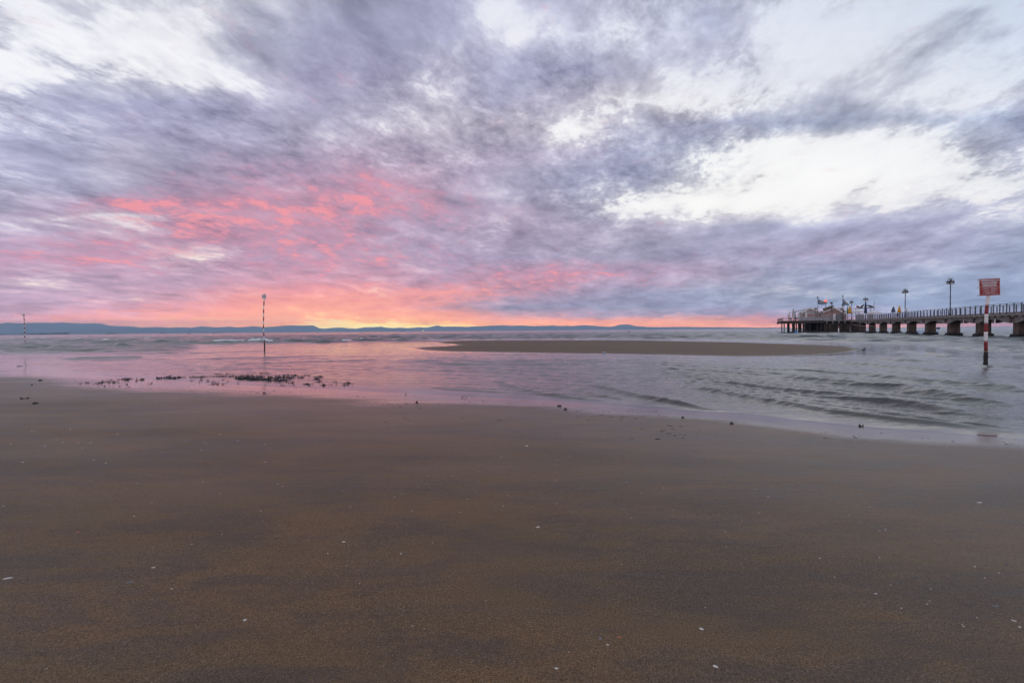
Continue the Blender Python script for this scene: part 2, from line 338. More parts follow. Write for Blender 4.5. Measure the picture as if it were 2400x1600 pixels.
# small ripples pressed into the damp sand
rip = g.n('ShaderNodeTexWave', wave_type='BANDS', bands_direction='Y', wave_profile='SIN'); g.put(rip.inputs['Vector'], gm_)
rip.inputs['Scale'].default_value = 2.6; rip.inputs['Distortion'].default_value = 9; rip.inputs['Detail'].default_value = 4; rip.inputs['Detail Scale'].default_value = .8
h1 = g.m('ADD', g.m('MULTIPLY', grain, .0024), g.m('ADD', g.m('MULTIPLY', grain2, .003), g.m('MULTIPLY', nmid, .006)))
h1 = g.m('ADD', h1, g.m('MULTIPLY', rip.outputs['Fac'], .0010))
h1 = g.m('ADD', h1, g.m('MULTIPLY', g.noise(gm_, 14, 4, .6), .0035))
bp = g.n('ShaderNodeBump'); bp.inputs['Distance'].default_value = 1; g.put(bp.inputs['Strength'], g.fmix(dry, .12, .85)); g.put(bp.inputs['Height'], h1)
g.put(b.inputs['Normal'], bp.outputs[0])
tag(grid_mesh('sand', np.stack([SX, SY, SH], -1), m, {'wet': wet, 'damp': damp}), kind='structure')
# ------------------------------------------------------------------ water
rr = np.concatenate([np.linspace(5.0, 12, 240, endpoint=False), np.linspace(12, 34, 470, endpoint=False), np.geomspace(34, 330, 470, endpoint=False), np.geomspace(330, 17500, 110)])
th = np.radians(np.linspace(-64, 64, 760))
TH, RR = np.meshgrid(th, rr)
WX = RR * np.sin(TH); WY = RR * np.cos(TH)
near = RR < 400
dep = np.full(WX.shape, .9); tt = -terrain(WX[near], WY[near]); dep[near] = tt
sea = sst(.10, .55, dep)
sea = sea * np.where(WX < -18, 1.0, .06 + .94 * sst(13, 32, WY))
Z0 = np.zeros(WX.shape)
LAG = gp([(300, 880), (330, 835), (400, 807), (520, 804.5), (640, 803.5), (800, 802), (930, 800), (1070, 798.5), (1070, 830), (1000, 900)])
lagk = inside(WX, WY, LAG); ld0, _, _ = seg_dist(WX, WY, LAG + LAG[:1]); sea = sea * np.where(lagk, .12 + .88 * sst(4.0, 0.0, ld0), 1.0)
rng = np.random.default_rng(5)
env = .45 + 1.1 * fbm(WX * .09, WY * .13, 3, 31)
fade = 1 / (1 + (RR / 420.0) ** 2)
for k in range(34):
    lam = 1.1 * (8.5 / 1.1) ** (k / 33.0); ang = R(90 + rng.normal(0, 27)); ph = rng.uniform(0, 6.28); a = .0105 * lam ** .85
    kk = 6.2832 / lam
    s = np.sin(kk * (WX * math.cos(ang) + WY * math.sin(ang)) + ph)
    res = sst(1.9, 4.2, lam / (RR * .0055 + .02))            # only waves the sheet can carry
    Z0 += a * (s + .35 * s * s) * sea * env * fade * res
ripl = sst(.0, .06, dep)
flow = fbm(WX * .22, WY * .35, 3, 44)
for k in range(22):
    lam = .13 * (.95 / .13) ** (k / 21.0); ang = R(90 + rng.normal(6, 17)); ph = rng.uniform(0, 6.28)
    s = np.sin(6.2832 / lam * (WX * math.cos(ang) + WY * math.sin(ang)) + ph + 2.2 * flow)
    Z0 += .0056 * lam ** .9 * (s + .3 * s * s) * ripl * (1 - .8 * sea) * sst(2.2, 4.5, lam / np.interp(RR, [5, 34, 35, 400], [.035, .05, .17, 2])) * (.25 + .9 * flow) * (1 if lam < .55 else sst(12, 22, RR)) * (.5 + .5 * sst(-4, 7, WX))
CK = 2.3
CRESTS = [  # (points in the photograph carried to the water plane, height, half width)
 ([(1500, 929), (1569, 942), (1653, 957), (1720, 965)], .012, .10),
 ([(1576, 904), (1672, 915), (1768, 933), (1844, 946), (1959, 967), (2112, 986), (2265, 1000), (2430, 1014)], .030, .13),
 ([(1640, 890), (1691, 898), (1806, 911), (1921, 927), (2036, 942), (2151, 957), (2265, 973), (2430, 993)], .055, .22),
 ([(1780, 880), (1863, 889), (1997, 902), (2112, 913), (2189, 927), (2304, 942), (2430, 958)], .060, .26),
 ([(2000, 876), (2036, 881), (2150, 892), (2265, 902), (2342, 910), (2430, 922)], .045, .26),
 ([(1930, 846), (1948, 848), (2036, 856), (2150, 866), (2227, 873), (2300, 878)], .035, .22),
 ([(2050, 839), (2066, 841), (2112, 846), (2173, 848)], .04, .22),
 ([(2120, 830), (2190, 836), (2235, 838)], .04, .22), ([(2100, 821), (2180, 829), (2260, 831)], .04, .25), ([(2200, 815), (2300, 820), (2420, 824)], .05, .3),
 ([(2280, 858), (2330, 862), (2420, 866)], .03, .2),
 ([(2010, 962), (2150, 978), (2265, 995), (2400, 1006)], .018, .09),
 ([(1129, 888), (1170, 896), (1211, 908), (1272, 922), (1340, 932), (1408, 937), (1470, 942)], .022, .13),
 ([(1364, 898), (1442, 913), (1510, 930), (1578, 942), (1663, 958), (1700, 962)], .026, .14),
 ([(1374, 917), (1425, 929), (1476, 939)], .012, .09), ([(1000, 905), (1051, 912), (1136, 917), (1200, 921)], .012, .10),
 ([(420, 843), (560, 840), (700, 836), (800, 833)], .020, .22), ([(470, 857), (620, 851), (760, 847), (930, 842)], .016, .18), ([(400, 830), (520, 826), (640, 822)], .025, .25),
 ([(430, 868), (600, 864), (740, 866)], .010, .12), ([(120, 842), (190, 840), (260, 838), (350, 837)], .045, .25), ([(190, 845), (300, 843), (400, 840)], .02, .2),
 ([(90, 815), (130, 816)], .09, .3), ([(255, 812), (285, 815), (318, 815)], .10, .3), ([(58, 822), (90, 823)], .06, .3), ([(15, 825), (45, 824)], .06, .3), ([(120, 802), (145, 802)], .09, .4), ([(195, 799), (215, 799)], .09, .4),
 ([(1560, 800), (1640, 800.5), (1700, 801)], .10, .5), ([(1840, 791), (1900, 790), (1960, 792)], .11, .5), ([(2010, 795), (2090, 793), (2180, 797)], .10, .5), ([(1700, 793), (1790, 792)], .08, .5), ([(860, 800), (960, 799), (1060, 799)], .08, .4),
]
def family(U, L, n, h0, w0):
    for i in range(n):
        t = (i + .5 + rng.uniform(-.3, .3)) / n
        CRESTS.append(([(a[0] + (b_[0] - a[0]) * t, a[1] + (b_[1] - a[1]) * t) for a, b_ in zip(U, L)], h0 * rng.uniform(.6, 1.5), w0 * (1.25 - .5 * t)))
family([(1440, 846), (1640, 852), (1900, 862), (2180, 876), (2440, 890)], [(1560, 900), (1700, 921), (1900, 957), (2150, 990), (2440, 1016)], 13, .013, .085)
family([(930, 826), (1150, 833), (1400, 842), (1600, 850)], [(1000, 914), (1150, 922), (1320, 935), (1500, 948)], 12, .0050, .10)
family([(420, 815), (640, 812), (860, 809), (1000, 812)], [(380, 872), (560, 880), (760, 896), (960, 908)], 12, .0050, .13)
for pts, hgt, wd in CRESTS:
    g2 = gp(pts); xs = [p[0] for p in g2]; ys = [p[1] for p in g2]
    k = (WX > min(xs) - 2) & (WX < max(xs) + 2) & (WY > min(ys) - 2) & (WY < max(ys) + 2)
    x, y = WX[k], WY[k]
    x2 = x + (fbm(x * .4, y * .4, 1, 71) - .5) * wd * 1.2; y2 = y + (fbm(x * .35, y * .4, 1, 72) - .5) * wd * 1.2
    d, t, side = seg_dist(x2, y2, g2)
    en = np.minimum(sst(0, .22, t), sst(1, .80, t)) * (.8 + .4 * fbm(x * .3, y * .4, 1, 73))
    Z0[k] += CK * hgt * np.exp(-(d / (wd * np.where(side < 0, 1.25, .72))) ** 2) * en * sst(-.005, .03, dep[k])
foam = np.zeros(WX.shape)
FOAM = [([(415, 803), (520, 803), (640, 802), (760, 801), (840, 799.5), (930, 798.5), (1010, 797.5), (1100, 796.2), (1220, 796), (1400, 796)], .6, .62),
        ([(15, 793.5), (50, 793.6)], .9, 1.), ([(68, 793), (80, 793.3)], .8, .9), ([(95, 793), (125, 794.5)], .8, .8), ([(170, 794), (200, 793.8)], .8, .8), ([(222, 800), (252, 798.6)], .5, 1.0), ([(310, 792.6), (345, 792)], .9, 1.), ([(378, 804), (420, 803.8)], .4, .9),
        ([(1500, 796.5), (1700, 799), (1850, 803), (1960, 808)], .5, .35), ([(2240, 928), (2290, 936)], .05, .5), ([(1820, 788), (1860, 788)], .9, .6), ([(2160, 790), (2210, 791)], .6, .5)]
for pts, wd, st_ in FOAM:
    g2 = gp(pts); xs = [p[0] for p in g2]; ys = [p[1] for p in g2]
    k = (WX > min(xs) - 4) & (WX < max(xs) + 4) & (WY > min(ys) - 5) & (WY < max(ys) + 5)
    x, y = WX[k], WY[k]
    d, t, side = seg_dist(x + (fbm(x * .5, y * .5, 3, 81) - .5) * wd * 2, y + (fbm(x * .5, y * .5, 3, 82) - .5) * wd * 3, g2)
    ff = np.exp(-(d / wd) ** 2) * st_ * sst(.30, .62, fbm(x * .9, y * .9, 3, 83) + .12)
    foam[k] = np.maximum(foam[k], ff)
    if wd > .3: Z0[k] += .10 * np.exp(-(d / (wd * 1.3)) ** 2) * sst(.02, .12, dep[k])
m = bpy.data.materials.new('sea_water'); m.use_nodes = True; g = G(m.node_tree); b = g.N['Principled BSDF']
pos = g.n('ShaderNodeNewGeometry').outputs['Position']
A = lambda k: g.n('ShaderNodeAttribute', attribute_name=k).outputs['Fac']
dp, se, fo = A('depth'), A('sea'), A('foam')
colr = g.mix(g.mr(dp, .0, .10), (.060, .048, .036), (.036, .034, .028))
colr = g.mix(g.mr(dp, .12, .8), colr, (.050, .066, .066))
fn = g.noise(pos, 5, 4, .7)
fm = g.mr(g.m('ADD', fo, g.m('MULTIPLY', g.m('SUBTRACT', fn, .5), .6)), .28, .55, smooth=True)
colr = g.mix(fm, colr, (.72, .74, .76))
g.put(b.inputs['Base Color'], colr)
g.put(b.inputs['Roughness'], g.fmix(fm, g.fmix(se, .06, .17), .6)); b.inputs['IOR'].default_value = 1.40
def mp(sc, rz, v=pos):
    o = g.n('ShaderNodeMapping'); g.put(o.inputs[0], v); o.inputs['Scale'].default_value = (*sc, 1); o.inputs['Rotation'].default_value = (0, 0, R(rz)); return o.outputs[0]
la_ = g.noise(mp((.40, 1, ), -8), 9, 4, .55, .6); lb_ = g.noise(mp((.45, 1), 14), 3.2, 3, .5, .5); lc_ = g.noise(mp((.6, 1), 35), 17, 2, .5, .3)
ld_ = g.noise(mp((.32, 1), -6), 1.5, 4, .6, .7)
lag = g.m('ADD', g.m('ADD', g.m('MULTIPLY', la_, .034), g.m('MULTIPLY', ld_, .018)), g.m('ADD', g.m('MULTIPLY', lb_, .024), g.m('MULTIPLY', lc_, .006)))
patch = g.mr(g.noise(pos, .35, 3, .5), .3, .7, .55, 1.35)
lag = g.m('MULTIPLY', g.m('MULTIPLY', lag, patch), g.mr(g.vm('DOT_PRODUCT', pos, (1, 0, 0)), -4, 7, .28, .62))
sa_ = g.noise(mp((.5, 1), 5), 1.1, 5, .6, .4); sb_ = g.noise(mp((.55, 1), -16), 3.6, 4, .6, .3); sc_ = g.noise(mp((.5, 1), 3), .25, 4, .6, .3)
seah = g.m('ADD', g.m('MULTIPLY', sa_, .16), g.m('ADD', g.m('MULTIPLY', sb_, .045), g.m('MULTIPLY', sc_, .45)))
hh = g.fmix(se, lag, seah)
hh = g.m('MULTIPLY', hh, g.mr(dp, .004, .05, .06, 1.0))
bp = g.n('ShaderNodeBump'); bp.inputs['Distance'].default_value = 1; bp.inputs['Strength'].default_value = 1; g.put(bp.inputs['Height'], hh)
g.put(b.inputs['Normal'], bp.outputs[0])
tag(grid_mesh('sea', np.stack([WX, WY, Z0], -1), m, {'depth': dep, 'sea': sea, 'foam': foam}), kind='structure')
# ------------------------------------------------------------------ far hills
def hills(name, prof, D, back, seed, mt):
    px = np.array([p[0] for p in prof], float); py = np.array([p[1] for p in prof], float)
    xs = np.linspace(px[0], px[-1], 900); ysm = np.interp(xs, px, py)
    rows = 16; P3 = np.zeros((rows, len(xs), 3))
    for j, (a, b_) in enumerate(zip(xs, ysm)):
        d = ray(a, b_); top = max(H + d.z / math.hypot(d.x, d.y) * D, 1.0)
        top += (fbm(np.array([j * .11]), np.array([seed * 3.]), 4, seed)[0] - .5) * min(18.0, top * .10)
        sa, ca = d.x / math.hypot(d.x, d.y), d.y / math.hypot(d.x, d.y)
        for i in range(rows):
            t = i / 11.0
            if t <= 1:
                rr_ = D - (1 - t) * back; n_ = fbm(np.array([j * .05 + 7 * seed]), np.array([t * 3.0]), 4, seed + 9)[0]
                z = top * (t ** 1.1) * (1 - .55 * (1 - t) * t * 4 * (n_ - .15)) if t < 1 else top
            else:
                rr_ = D + (t - 1) * back; z = top * max(0, 1 - (t - 1) * 2.7)
            P3[i, j] = (sa * rr_, ca * rr_, z - 2)
    return tag(grid_mesh(name, P3, mt), kind='structure')
hm = mat('hill_haze_blue', (.13, .155, .19), .95, var=.25, scale=.0009, spec=.1)  # distance haze put into the base colour: paler and bluer than forest
p7 = [(0,187),(50,181),(100,184),(180,187),(280,172),(340,178),(420,182),(550,175),(600,184),(680,178),(760,171),(840,181),(960,176),(1000,170),(1120,164),(1200,167),(1310,164),(1330,170),(1360,190),(1420,195),(1480,188),(1560,185),(1640,194),(1700,196),(1780,184),(1930,177),(1990,188),(2060,190),(2100,185),(2180,190),(2290,181),(2352,186)]
p8 = [(50,70),(80,65),(110,74),(200,72),(260,75),(350,72),(420,68),(530,63),(600,69),(660,65),(740,70),(830,68),(870,63),(900,70),(970,68),(1000,70),(1090,63),(1130,67),(1200,72),(1270,75),(1330,62),(1390,58),(1430,68),(1500,75),(1580,77),(1700,76),(1800,76),(2000,78),(2200,80),(2352,80)]
PROF = [(-700, 763), (-400, 758), (-200, 760), (0, 757.5), (12, 756), (22, 754.5), (35, 756.5), (60, 757), (85, 756), (105, 755.5), (125, 756.5), (142, 755.2), (155, 756), (175, 756.5), (190, 758.5), (215, 756.8), (240, 758), (255, 762.5), (290, 764.5), (315, 764.5), (330, 767.5), (350, 766.5), (370, 766)]
PROF += [(400 + a / 3.92, 720 + b_ / 3.92) for a, b_ in p7] + [(1000 + a / 2.94, 740 + b_ / 2.94) for a, b_ in p8] + [(1830, 767.2), (1850, 768.2), (1900, 768.9)]
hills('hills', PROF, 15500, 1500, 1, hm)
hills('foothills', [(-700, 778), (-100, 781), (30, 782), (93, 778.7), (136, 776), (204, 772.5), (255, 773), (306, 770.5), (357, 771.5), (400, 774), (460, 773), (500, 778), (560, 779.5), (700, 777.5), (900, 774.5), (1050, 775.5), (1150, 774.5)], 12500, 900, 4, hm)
# ------------------------------------------------------------------ the air between
def box_mesh(name, a, b_):
    bm = bmesh.new(); bmesh.ops.create_cube(bm, size=1)
    for v_ in bm.verts: v_.co = Vector([(a[i] + b_[i]) / 2 + v_.co[i] * (b_[i] - a[i]) for i in range(3)])
    me = bpy.data.meshes.new(name); bm.to_mesh(me); bm.free(); o = bpy.data.objects.new(name, me); COL.objects.link(o); return o
hz = box_mesh('haze', (-36000, -400, -3.2), (36000, 19000, 470))
hmz = bpy.data.materials.new('haze'); hmz.use_nodes = True; g = G(hmz.node_tree); g.N.clear()
vol = g.n('ShaderNodeVolumePrincipled'); vol.inputs['Color'].default_value = (.56, .76, 1, 1); vol.inputs['Density'].default_value = HAZE; vol.inputs['Anisotropy'].default_value = 0.0
oo = g.n('ShaderNodeOutputMaterial'); g.L.new(vol.outputs[0], oo.inputs['Volume'])
hz.data.materials.append(hmz); tag(hz, kind='stuff', label='pale blue evening haze over the sea and hills', cat='haze')
# ------------------------------------------------------------------ sun, just gone behind the hills
sl = bpy.data.lights.new('sun', 'SUN'); sl.energy = 2.0; sl.angle = R(0.5); sl.color = (1, .66, .5)
so = bpy.data.objects.new('sun', sl); COL.objects.link(so)
sd = Vector((math.sin(SUN_AZ) * math.cos(SUN_EL), math.cos(SUN_AZ) * math.cos(SUN_EL), math.sin(SUN_EL)))
so.rotation_euler = sd.to_track_quat('Z', 'Y').to_euler()
# ------------------------------------------------------------------ mesh builder
class MB:
    def __init__(s): s.v = []; s.f = []; s.mi = []
    def add(s, vs, fs, mi=0):
        o = len(s.v); s.v += [tuple(v) for v in vs]; s.f += [tuple(i + o for i in f) for f in fs]; s.mi += [mi] * len(fs)
    def box(s, c, sz, rz=0.0, mi=0, ax=None):
        hx, hy, hz_ = sz[0] / 2, sz[1] / 2, sz[2] / 2
        M = Matrix.Rotation(rz, 3, 'Z') if ax is None else ax
        vs = [Vector(c) + M @ Vector((x * hx, y * hy, z * hz_)) for x in (-1, 1) for y in (-1, 1) for z in (-1, 1)]
        s.add(vs, [(0, 1, 3, 2), (4, 6, 7, 5), (0, 4, 5, 1), (2, 3, 7, 6), (0, 2, 6, 4), (1, 5, 7, 3)], mi)
    def beam(s, a, b_, wd, hg, mi=0):
        a, b_ = Vector(a), Vector(b_); d = (b_ - a); l = d.length; q = d.to_track_quat('X', 'Z').to_matrix()
        s.box((a + b_) / 2, (l, wd, hg), 0, mi, q)
    def tube(s, pts, r, n=10, mi=0, cap=True):
        pts = [Vector(p) for p in pts]; rs = r if isinstance(r, (list, tuple)) else [r] * len(pts); vs = []; fs = []
        for i, p in enumerate(pts):
            d = (pts[min(i + 1, len(pts) - 1)] - pts[max(i - 1, 0)]).normalized()
            u_ = d.orthogonal().normalized() if abs(d.z) < .9 else Vector((1, 0, 0)); u_ = (u_ - d * u_.dot(d)).normalized(); w_ = d.cross(u_)
            for k in range(n):
                a = 2 * math.pi * k / n; vs.append(p + (u_ * math.cos(a) + w_ * math.sin(a)) * rs[i])
        for i in range(len(pts) - 1):
            for k in range(n): fs.append((i * n + k, i * n + (k + 1) % n, (i + 1) * n + (k + 1) % n, (i + 1) * n + k))
        if cap: fs += [tuple(range(n - 1, -1, -1)), tuple(range((len(pts) - 1) * n, len(pts) * n))]
        s.add(vs, fs, mi)
    def lathe(s, c, prof, n=14, mi=0, sx_=1, sy_=1):
        vs = []; fs = []; m_ = len(prof)
        for r, z in prof:
            for k in range(n):
                a = 2 * math.pi * k / n; vs.append((c[0] + r * math.cos(a) * sx_, c[1] + r * math.sin(a) * sy_, c[2] + z))
        for i in range(m_ - 1):
            for k in range(n): fs.append((i * n + k, i * n + (k + 1) % n, (i + 1) * n + (k + 1) % n, (i + 1) * n + k))
        fs += [tuple(range(n - 1, -1, -1)), tuple(range((m_ - 1) * n, m_ * n))]
        s.add(vs, fs, mi)
    def prism(s, poly, axis_a, axis_b, org, ext, mi=0):
        """poly in the (axis_a, axis_b) plane at org, pushed along ext"""
        a, b_, o, e = map(Vector, (axis_a, axis_b, org, ext)); n = len(poly)
        vs = [o + a * p + b_ * q for p, q in poly] + [o + a * p + b_ * q + e for p, q in poly]
        s.add(vs, [tuple(range(n - 1, -1, -1)), tuple(range(n, 2 * n))] + [(i, (i + 1) % n, (i + 1) % n + n, i + n) for i in range(n)], mi)
    def build(s, name, mats, parent=None, smooth=False, loc=(0, 0, 0)):
        me = bpy.data.meshes.new(name); me.from_pydata(s.v, [], s.f); me.update()
        for m_ in (mats if isinstance(mats, (list, tuple)) else [mats]): me.materials.append(m_)
        me.polygons.foreach_set('material_index', s.mi)
        if smooth: me.polygons.foreach_set('use_smooth', [True] * len(s.f))
        bm = bmesh.new(); bm.from_mesh(me); bmesh.ops.recalc_face_normals(bm, faces=bm.faces); bm.to_mesh(me); bm.free()
        o = bpy.data.objects.new(name, me); COL.objects.link(o); o.location = loc
        if parent: o.parent = parent
        return o
def thing(name, label, cat, loc, rz=0.0, group=None):
    o = bpy.data.objects.new(name, None); o.empty_display_size = .2; COL.objects.link(o); o.location = loc; o.rotation_euler = (0, 0, rz)
    return tag(o, label, cat, group)
def copy_tree(o, parent=None):
    c = o.copy(); COL.objects.link(c); c.parent = parent
    for ch in [x for x in o.children]: copy_tree(ch, c)
    return c
def face_cam(p, extra=0.0): return math.atan2(-p[0], p[1]) + extra      # so that local +x runs to the right as seen from the beach
# materials
M_red = mat('red_paint', (.25, .009, .014), .42, var=.18, scale=9)
M_white = mat('white_paint', (.80, .80, .80), .45, var=.06, scale=9)
M_foul = mat('fouled_post', (.030, .026, .020), .8, var=.3, scale=22, bump=.006)
M_rust = mat('rusty_paint', (.34, .30, .25), .7, var=.2, scale=16, col2=(.10, .045, .02))
M_signred = mat('sign_red', (.30, .008, .012), .35, var=.06, scale=3)
M_signwhite = mat('sign_white', (.62, .63, .66), .4, var=.05)
M_steel = mat('galvanised_steel', (.20, .23, .26), .5, .3, var=.12)
M_blue_steel = mat('slate_painted_steel', (.075, .105, .135), .5, .2, var=.12, scale=4)
M_darkmetal = mat('dark_painted_metal', (.022, .028, .030), .45, .2, var=.1)
M_conc = mat('pier_concrete', (.27, .26, .245), .85, var=.17, scale=1.6, bump=.01)
M_pile = mat('pile_concrete', (.125, .092, .072), .9, var=.25, scale=1.3, bump=.02, col2=(.045, .034, .030))
M_barn = mat('barnacle_crust', (.010, .011, .012), .85, var=.3, scale=6, bump=.05)
M_dark = mat('dark_timber', (.022, .019, .018), .85, var=.25, scale=3, bump=.01)
M_glass = mat('lamp_glass', (.42, .43, .45), .15, var=.02)
M_canvas = mat('white_canvas', (.66, .66, .66), .85, var=.04)
M_wall = mat('pale_boards', (.46, .46, .47), .8, var=.08)
M_pink = mat('pinkish_boards', (.42, .29, .27), .8, var=.10)
M_roof = mat('slate_shingles', (.050, .062, .070), .8, var=.2, scale=3)
M_win = mat('dark_window', (.012, .014, .018), .12, var=.02)
M_black = mat('black_board', (.012, .013, .014), .5, var=.05)
M_cream = mat('cream_lettering', (.50, .44, .28), .5, var=.05)
M_green = mat('green_canvas', (.015, .20, .12), .8, var=.08)
M_yellow = mat('yellow_canvas', (.62, .33, .02), .8, var=.06)
M_navy = mat('navy_canvas', (.018, .035, .10), .8, var=.08)
M_grey = mat('grey_blue_canvas', (.07, .085, .13), .8, var=.08)
M_bluef = mat('blue_plastic', (.01, .16, .50), .4, var=.06)
M_blackrub = mat('black_rubber', (.012, .013, .015), .7, var=.1)
# ------------------------------------------------------------------ striped marker poles
def smooth_path(pts, n):
    """points (s, x, z) resampled"""
    zs = [p[1] for p in pts]; xs = [p[0] for p in pts]
    o = np.argsort(zs); zs = np.array(zs)[o]; xs = np.array(xs)[o]
    zq = np.linspace(zs[0], zs[-1], n); return [(float(np.interp(z, zs, xs)), float(z)) for z in zq]
def pole_path(px_pts, Y0):
    """shape of a leaning pole read off the photograph, in metres about its own foot"""
    base = at(*px_pts[0], Y0); X0 = base.x; out = []
    sc = math.hypot(base.x, base.y) / Y0
    for px, py in px_pts:
        p = at(px, py, Y0); out.append(((p.x - X0) / sc if False else (p.x - X0), p.z))
    return Vector((X0, Y0, 0)), out
def interp_path(path, z):
    zs = [p[1] for p in path]; xs = [p[0] for p in path]; o = np.argsort(zs)
    return float(np.interp(z, np.array(zs)[o], np.array(xs)[o]))
def marker_pole(label, Y0, px_pts, bands, r, group):
    base, path = pole_path(px_pts, Y0)
    t = thing('marker_pole', label, 'marker pole', base, 0, group)
    px0 = px_pts[0][0]
    zof = lambda py: at(px0, py, Y0).z
    for (ya, yb, m_) in bands:
        za, zb = zof(ya), zof(yb); n = 7
        pts = [(interp_path(path, za + (zb - za) * i / (n - 1)), 0, za + (zb - za) * i / (n - 1)) for i in range(n)]
        rr_ = r
        if m_ is M_foul:
            pts[0] = (pts[0][0], 0, -.7); rr_ = [r * (1.18 + .16 * math.sin(i * 2.1)) for i in range(n)]
        mb = MB(); mb.tube(pts, rr_, 14)
        o = mb.build({'white_paint': 'white_band', 'red_paint': 'red_band', 'fouled_post': 'fouled_foot', 'rusty_paint': 'rusty_band'}[m_.name], m_, t, smooth=True)
    return t, base, path
def text_mesh(txt, width, height, depth=.003):
    c = bpy.data.curves.new('lettering', 'FONT'); c.body = txt; c.extrude = depth; c.size = 1; c.align_x = 'CENTER'; c.align_y = 'CENTER'; c.offset = .05; c.resolution_u = 3
    o = bpy.data.objects.new('lettering', c); COL.objects.link(o); bpy.context.view_layer.update()
    dg = bpy.context.evaluated_depsgraph_get(); me = bpy.data.meshes.new_from_object(o.evaluated_get(dg))
    bpy.data.objects.remove(o)
    co = np.zeros(len(me.vertices) * 3); me.vertices.foreach_get('co', co); co = co.reshape(-1, 3)
    lo, hi = co.min(0), co.max(0); ctr = (lo + hi) / 2
    co = (co - ctr) * np.array([width / (hi[0] - lo[0]), height / (hi[1] - lo[1]), depth * 2 / max(hi[2] - lo[2], 1e-6)])
    me.vertices.foreach_set('co', co.ravel()); me.update(); return me
POLES = 'striped marker poles standing in the water'
# right, near
t, base, path = marker_pole('red and white striped pole under the red danger sign, leaning slightly', 20.4,
    [(2310, 853), (2310.8, 820), (2310.4, 798), (2310.8, 775), (2311.4, 752), (2311.9, 734), (2313.4, 716), (2315.7, 703), (2316.8, 690)],
    [(856, 824, M_foul), (824, 821.5, M_rust), (821.5, 800, M_red), (800, 777.5, M_white), (777.5, 758, M_red), (758, 736, M_white), (736, 715.7, M_red), (715.7, 688, M_white)], .062, POLES)
# the danger sign: its own panel bolted to the pole top
sgc = at(2319.6, 672.6, 20.32); s_w, s_h = .745, .715
sg = thing('warning_sign', 'red danger sign with white words PERICOLO DANGER GEFAHR on the striped pole', 'sign', sgc, face_cam(sgc, -.10))
sg.rotation_euler = (0, R(-1.9), face_cam(sgc, .55) * .9)
def rrect(w_, h_, cx=0, cz=0): return [(cx - w_ / 2, cz - h_ / 2), (cx + w_ / 2, cz - h_ / 2), (cx + w_ / 2, cz + h_ / 2), (cx - w_ / 2, cz + h_ / 2)]
mb = MB(); mb.prism(rrect(s_w, s_h), (1, 0, 0), (0, 0, 1), (0, 0, 0), (0, .018, 0)); mb.build('backing_board', M_signwhite, sg)
mb = MB(); mb.prism(rrect(s_w - .03, s_h * .475, 0, s_h * .245), (1, 0, 0), (0, 0, 1), (0, -.004, 0), (0, .004, 0)); up = mb.build('upper_panel', M_signred, sg)
mb = MB(); mb.prism(rrect(s_w - .03, s_h * .475, 0, -s_h * .248), (1, 0, 0), (0, 0, 1), (0, -.004, 0), (0, .004, 0)); lp = mb.build('lower_panel', M_signred, sg)
for txt, wd, z in (('PERICOLO', .64, .275), ('DANGER', .56, .170), ('GEFAHR', .53, .066)):
    me = text_mesh(txt, wd, .082); me.materials.append(M_signwhite)
    o = bpy.data.objects.new('lettering', me); COL.objects.link(o); o.parent = up; o.rotation_euler = (R(90), 0, 0); o.location = (0, -.006, z)
for z, segs in ((-.045, [(-.20, .22)]), (-.088, [(-.27, -.05), (.05, .29)]), (-.142, [(-.18, .18)]), (-.188, [(-.25, -.03), (.03, .26)]), (-.244, [(-.15, .16)]), (-.290, [(-.28, .02), (.06, .30)])):
    for a, b_ in segs:                                         # the small print: too fine to read, short strokes only
        x = a; small = MB()
        while x < b_ - .012:
            wd = rnd.uniform(.012, .020); small.box((x + wd / 2, -.006, z + rnd.uniform(-.002, .002)), (wd, .003, rnd.uniform(.015, .024))); x += wd + .006
        small.build('small_print', M_signwhite, lp)
mb = MB()
for z in (.33, .0, -.34): mb.box((-.02, .030, z), (s_w + .06, .022, .025))
mb.build('bracket', M_steel, sg)
# middle
def R5(t): return (580 + t[0] / 9.8, 670 + t[1] / 9.8)
pts5 = [R5(p) for p in ((395, 1470), (393, 1380), (390, 1300), (382, 1200), (375, 1120), (369, 1020), (367, 930), (369, 800), (371, 650), (374, 520), (377, 420), (382, 330), (390, 250), (400, 185))]
yb = [670 + q / 9.8 for q in (1472, 1310, 1235, 1155, 1068, 975, 890, 800, 715, 625, 540, 450, 360, 205, 183)]
mm = [M_foul, M_red, M_white, M_red, M_white, M_red, M_white, M_red, M_white, M_red, M_white, M_red, M_white, M_red]
marker_pole('thin red and white striped pole standing in the pink lagoon, small white board on top', 44.3, pts5, [(yb[i], yb[i + 1], mm[i]) for i in range(14)], .047, POLES)
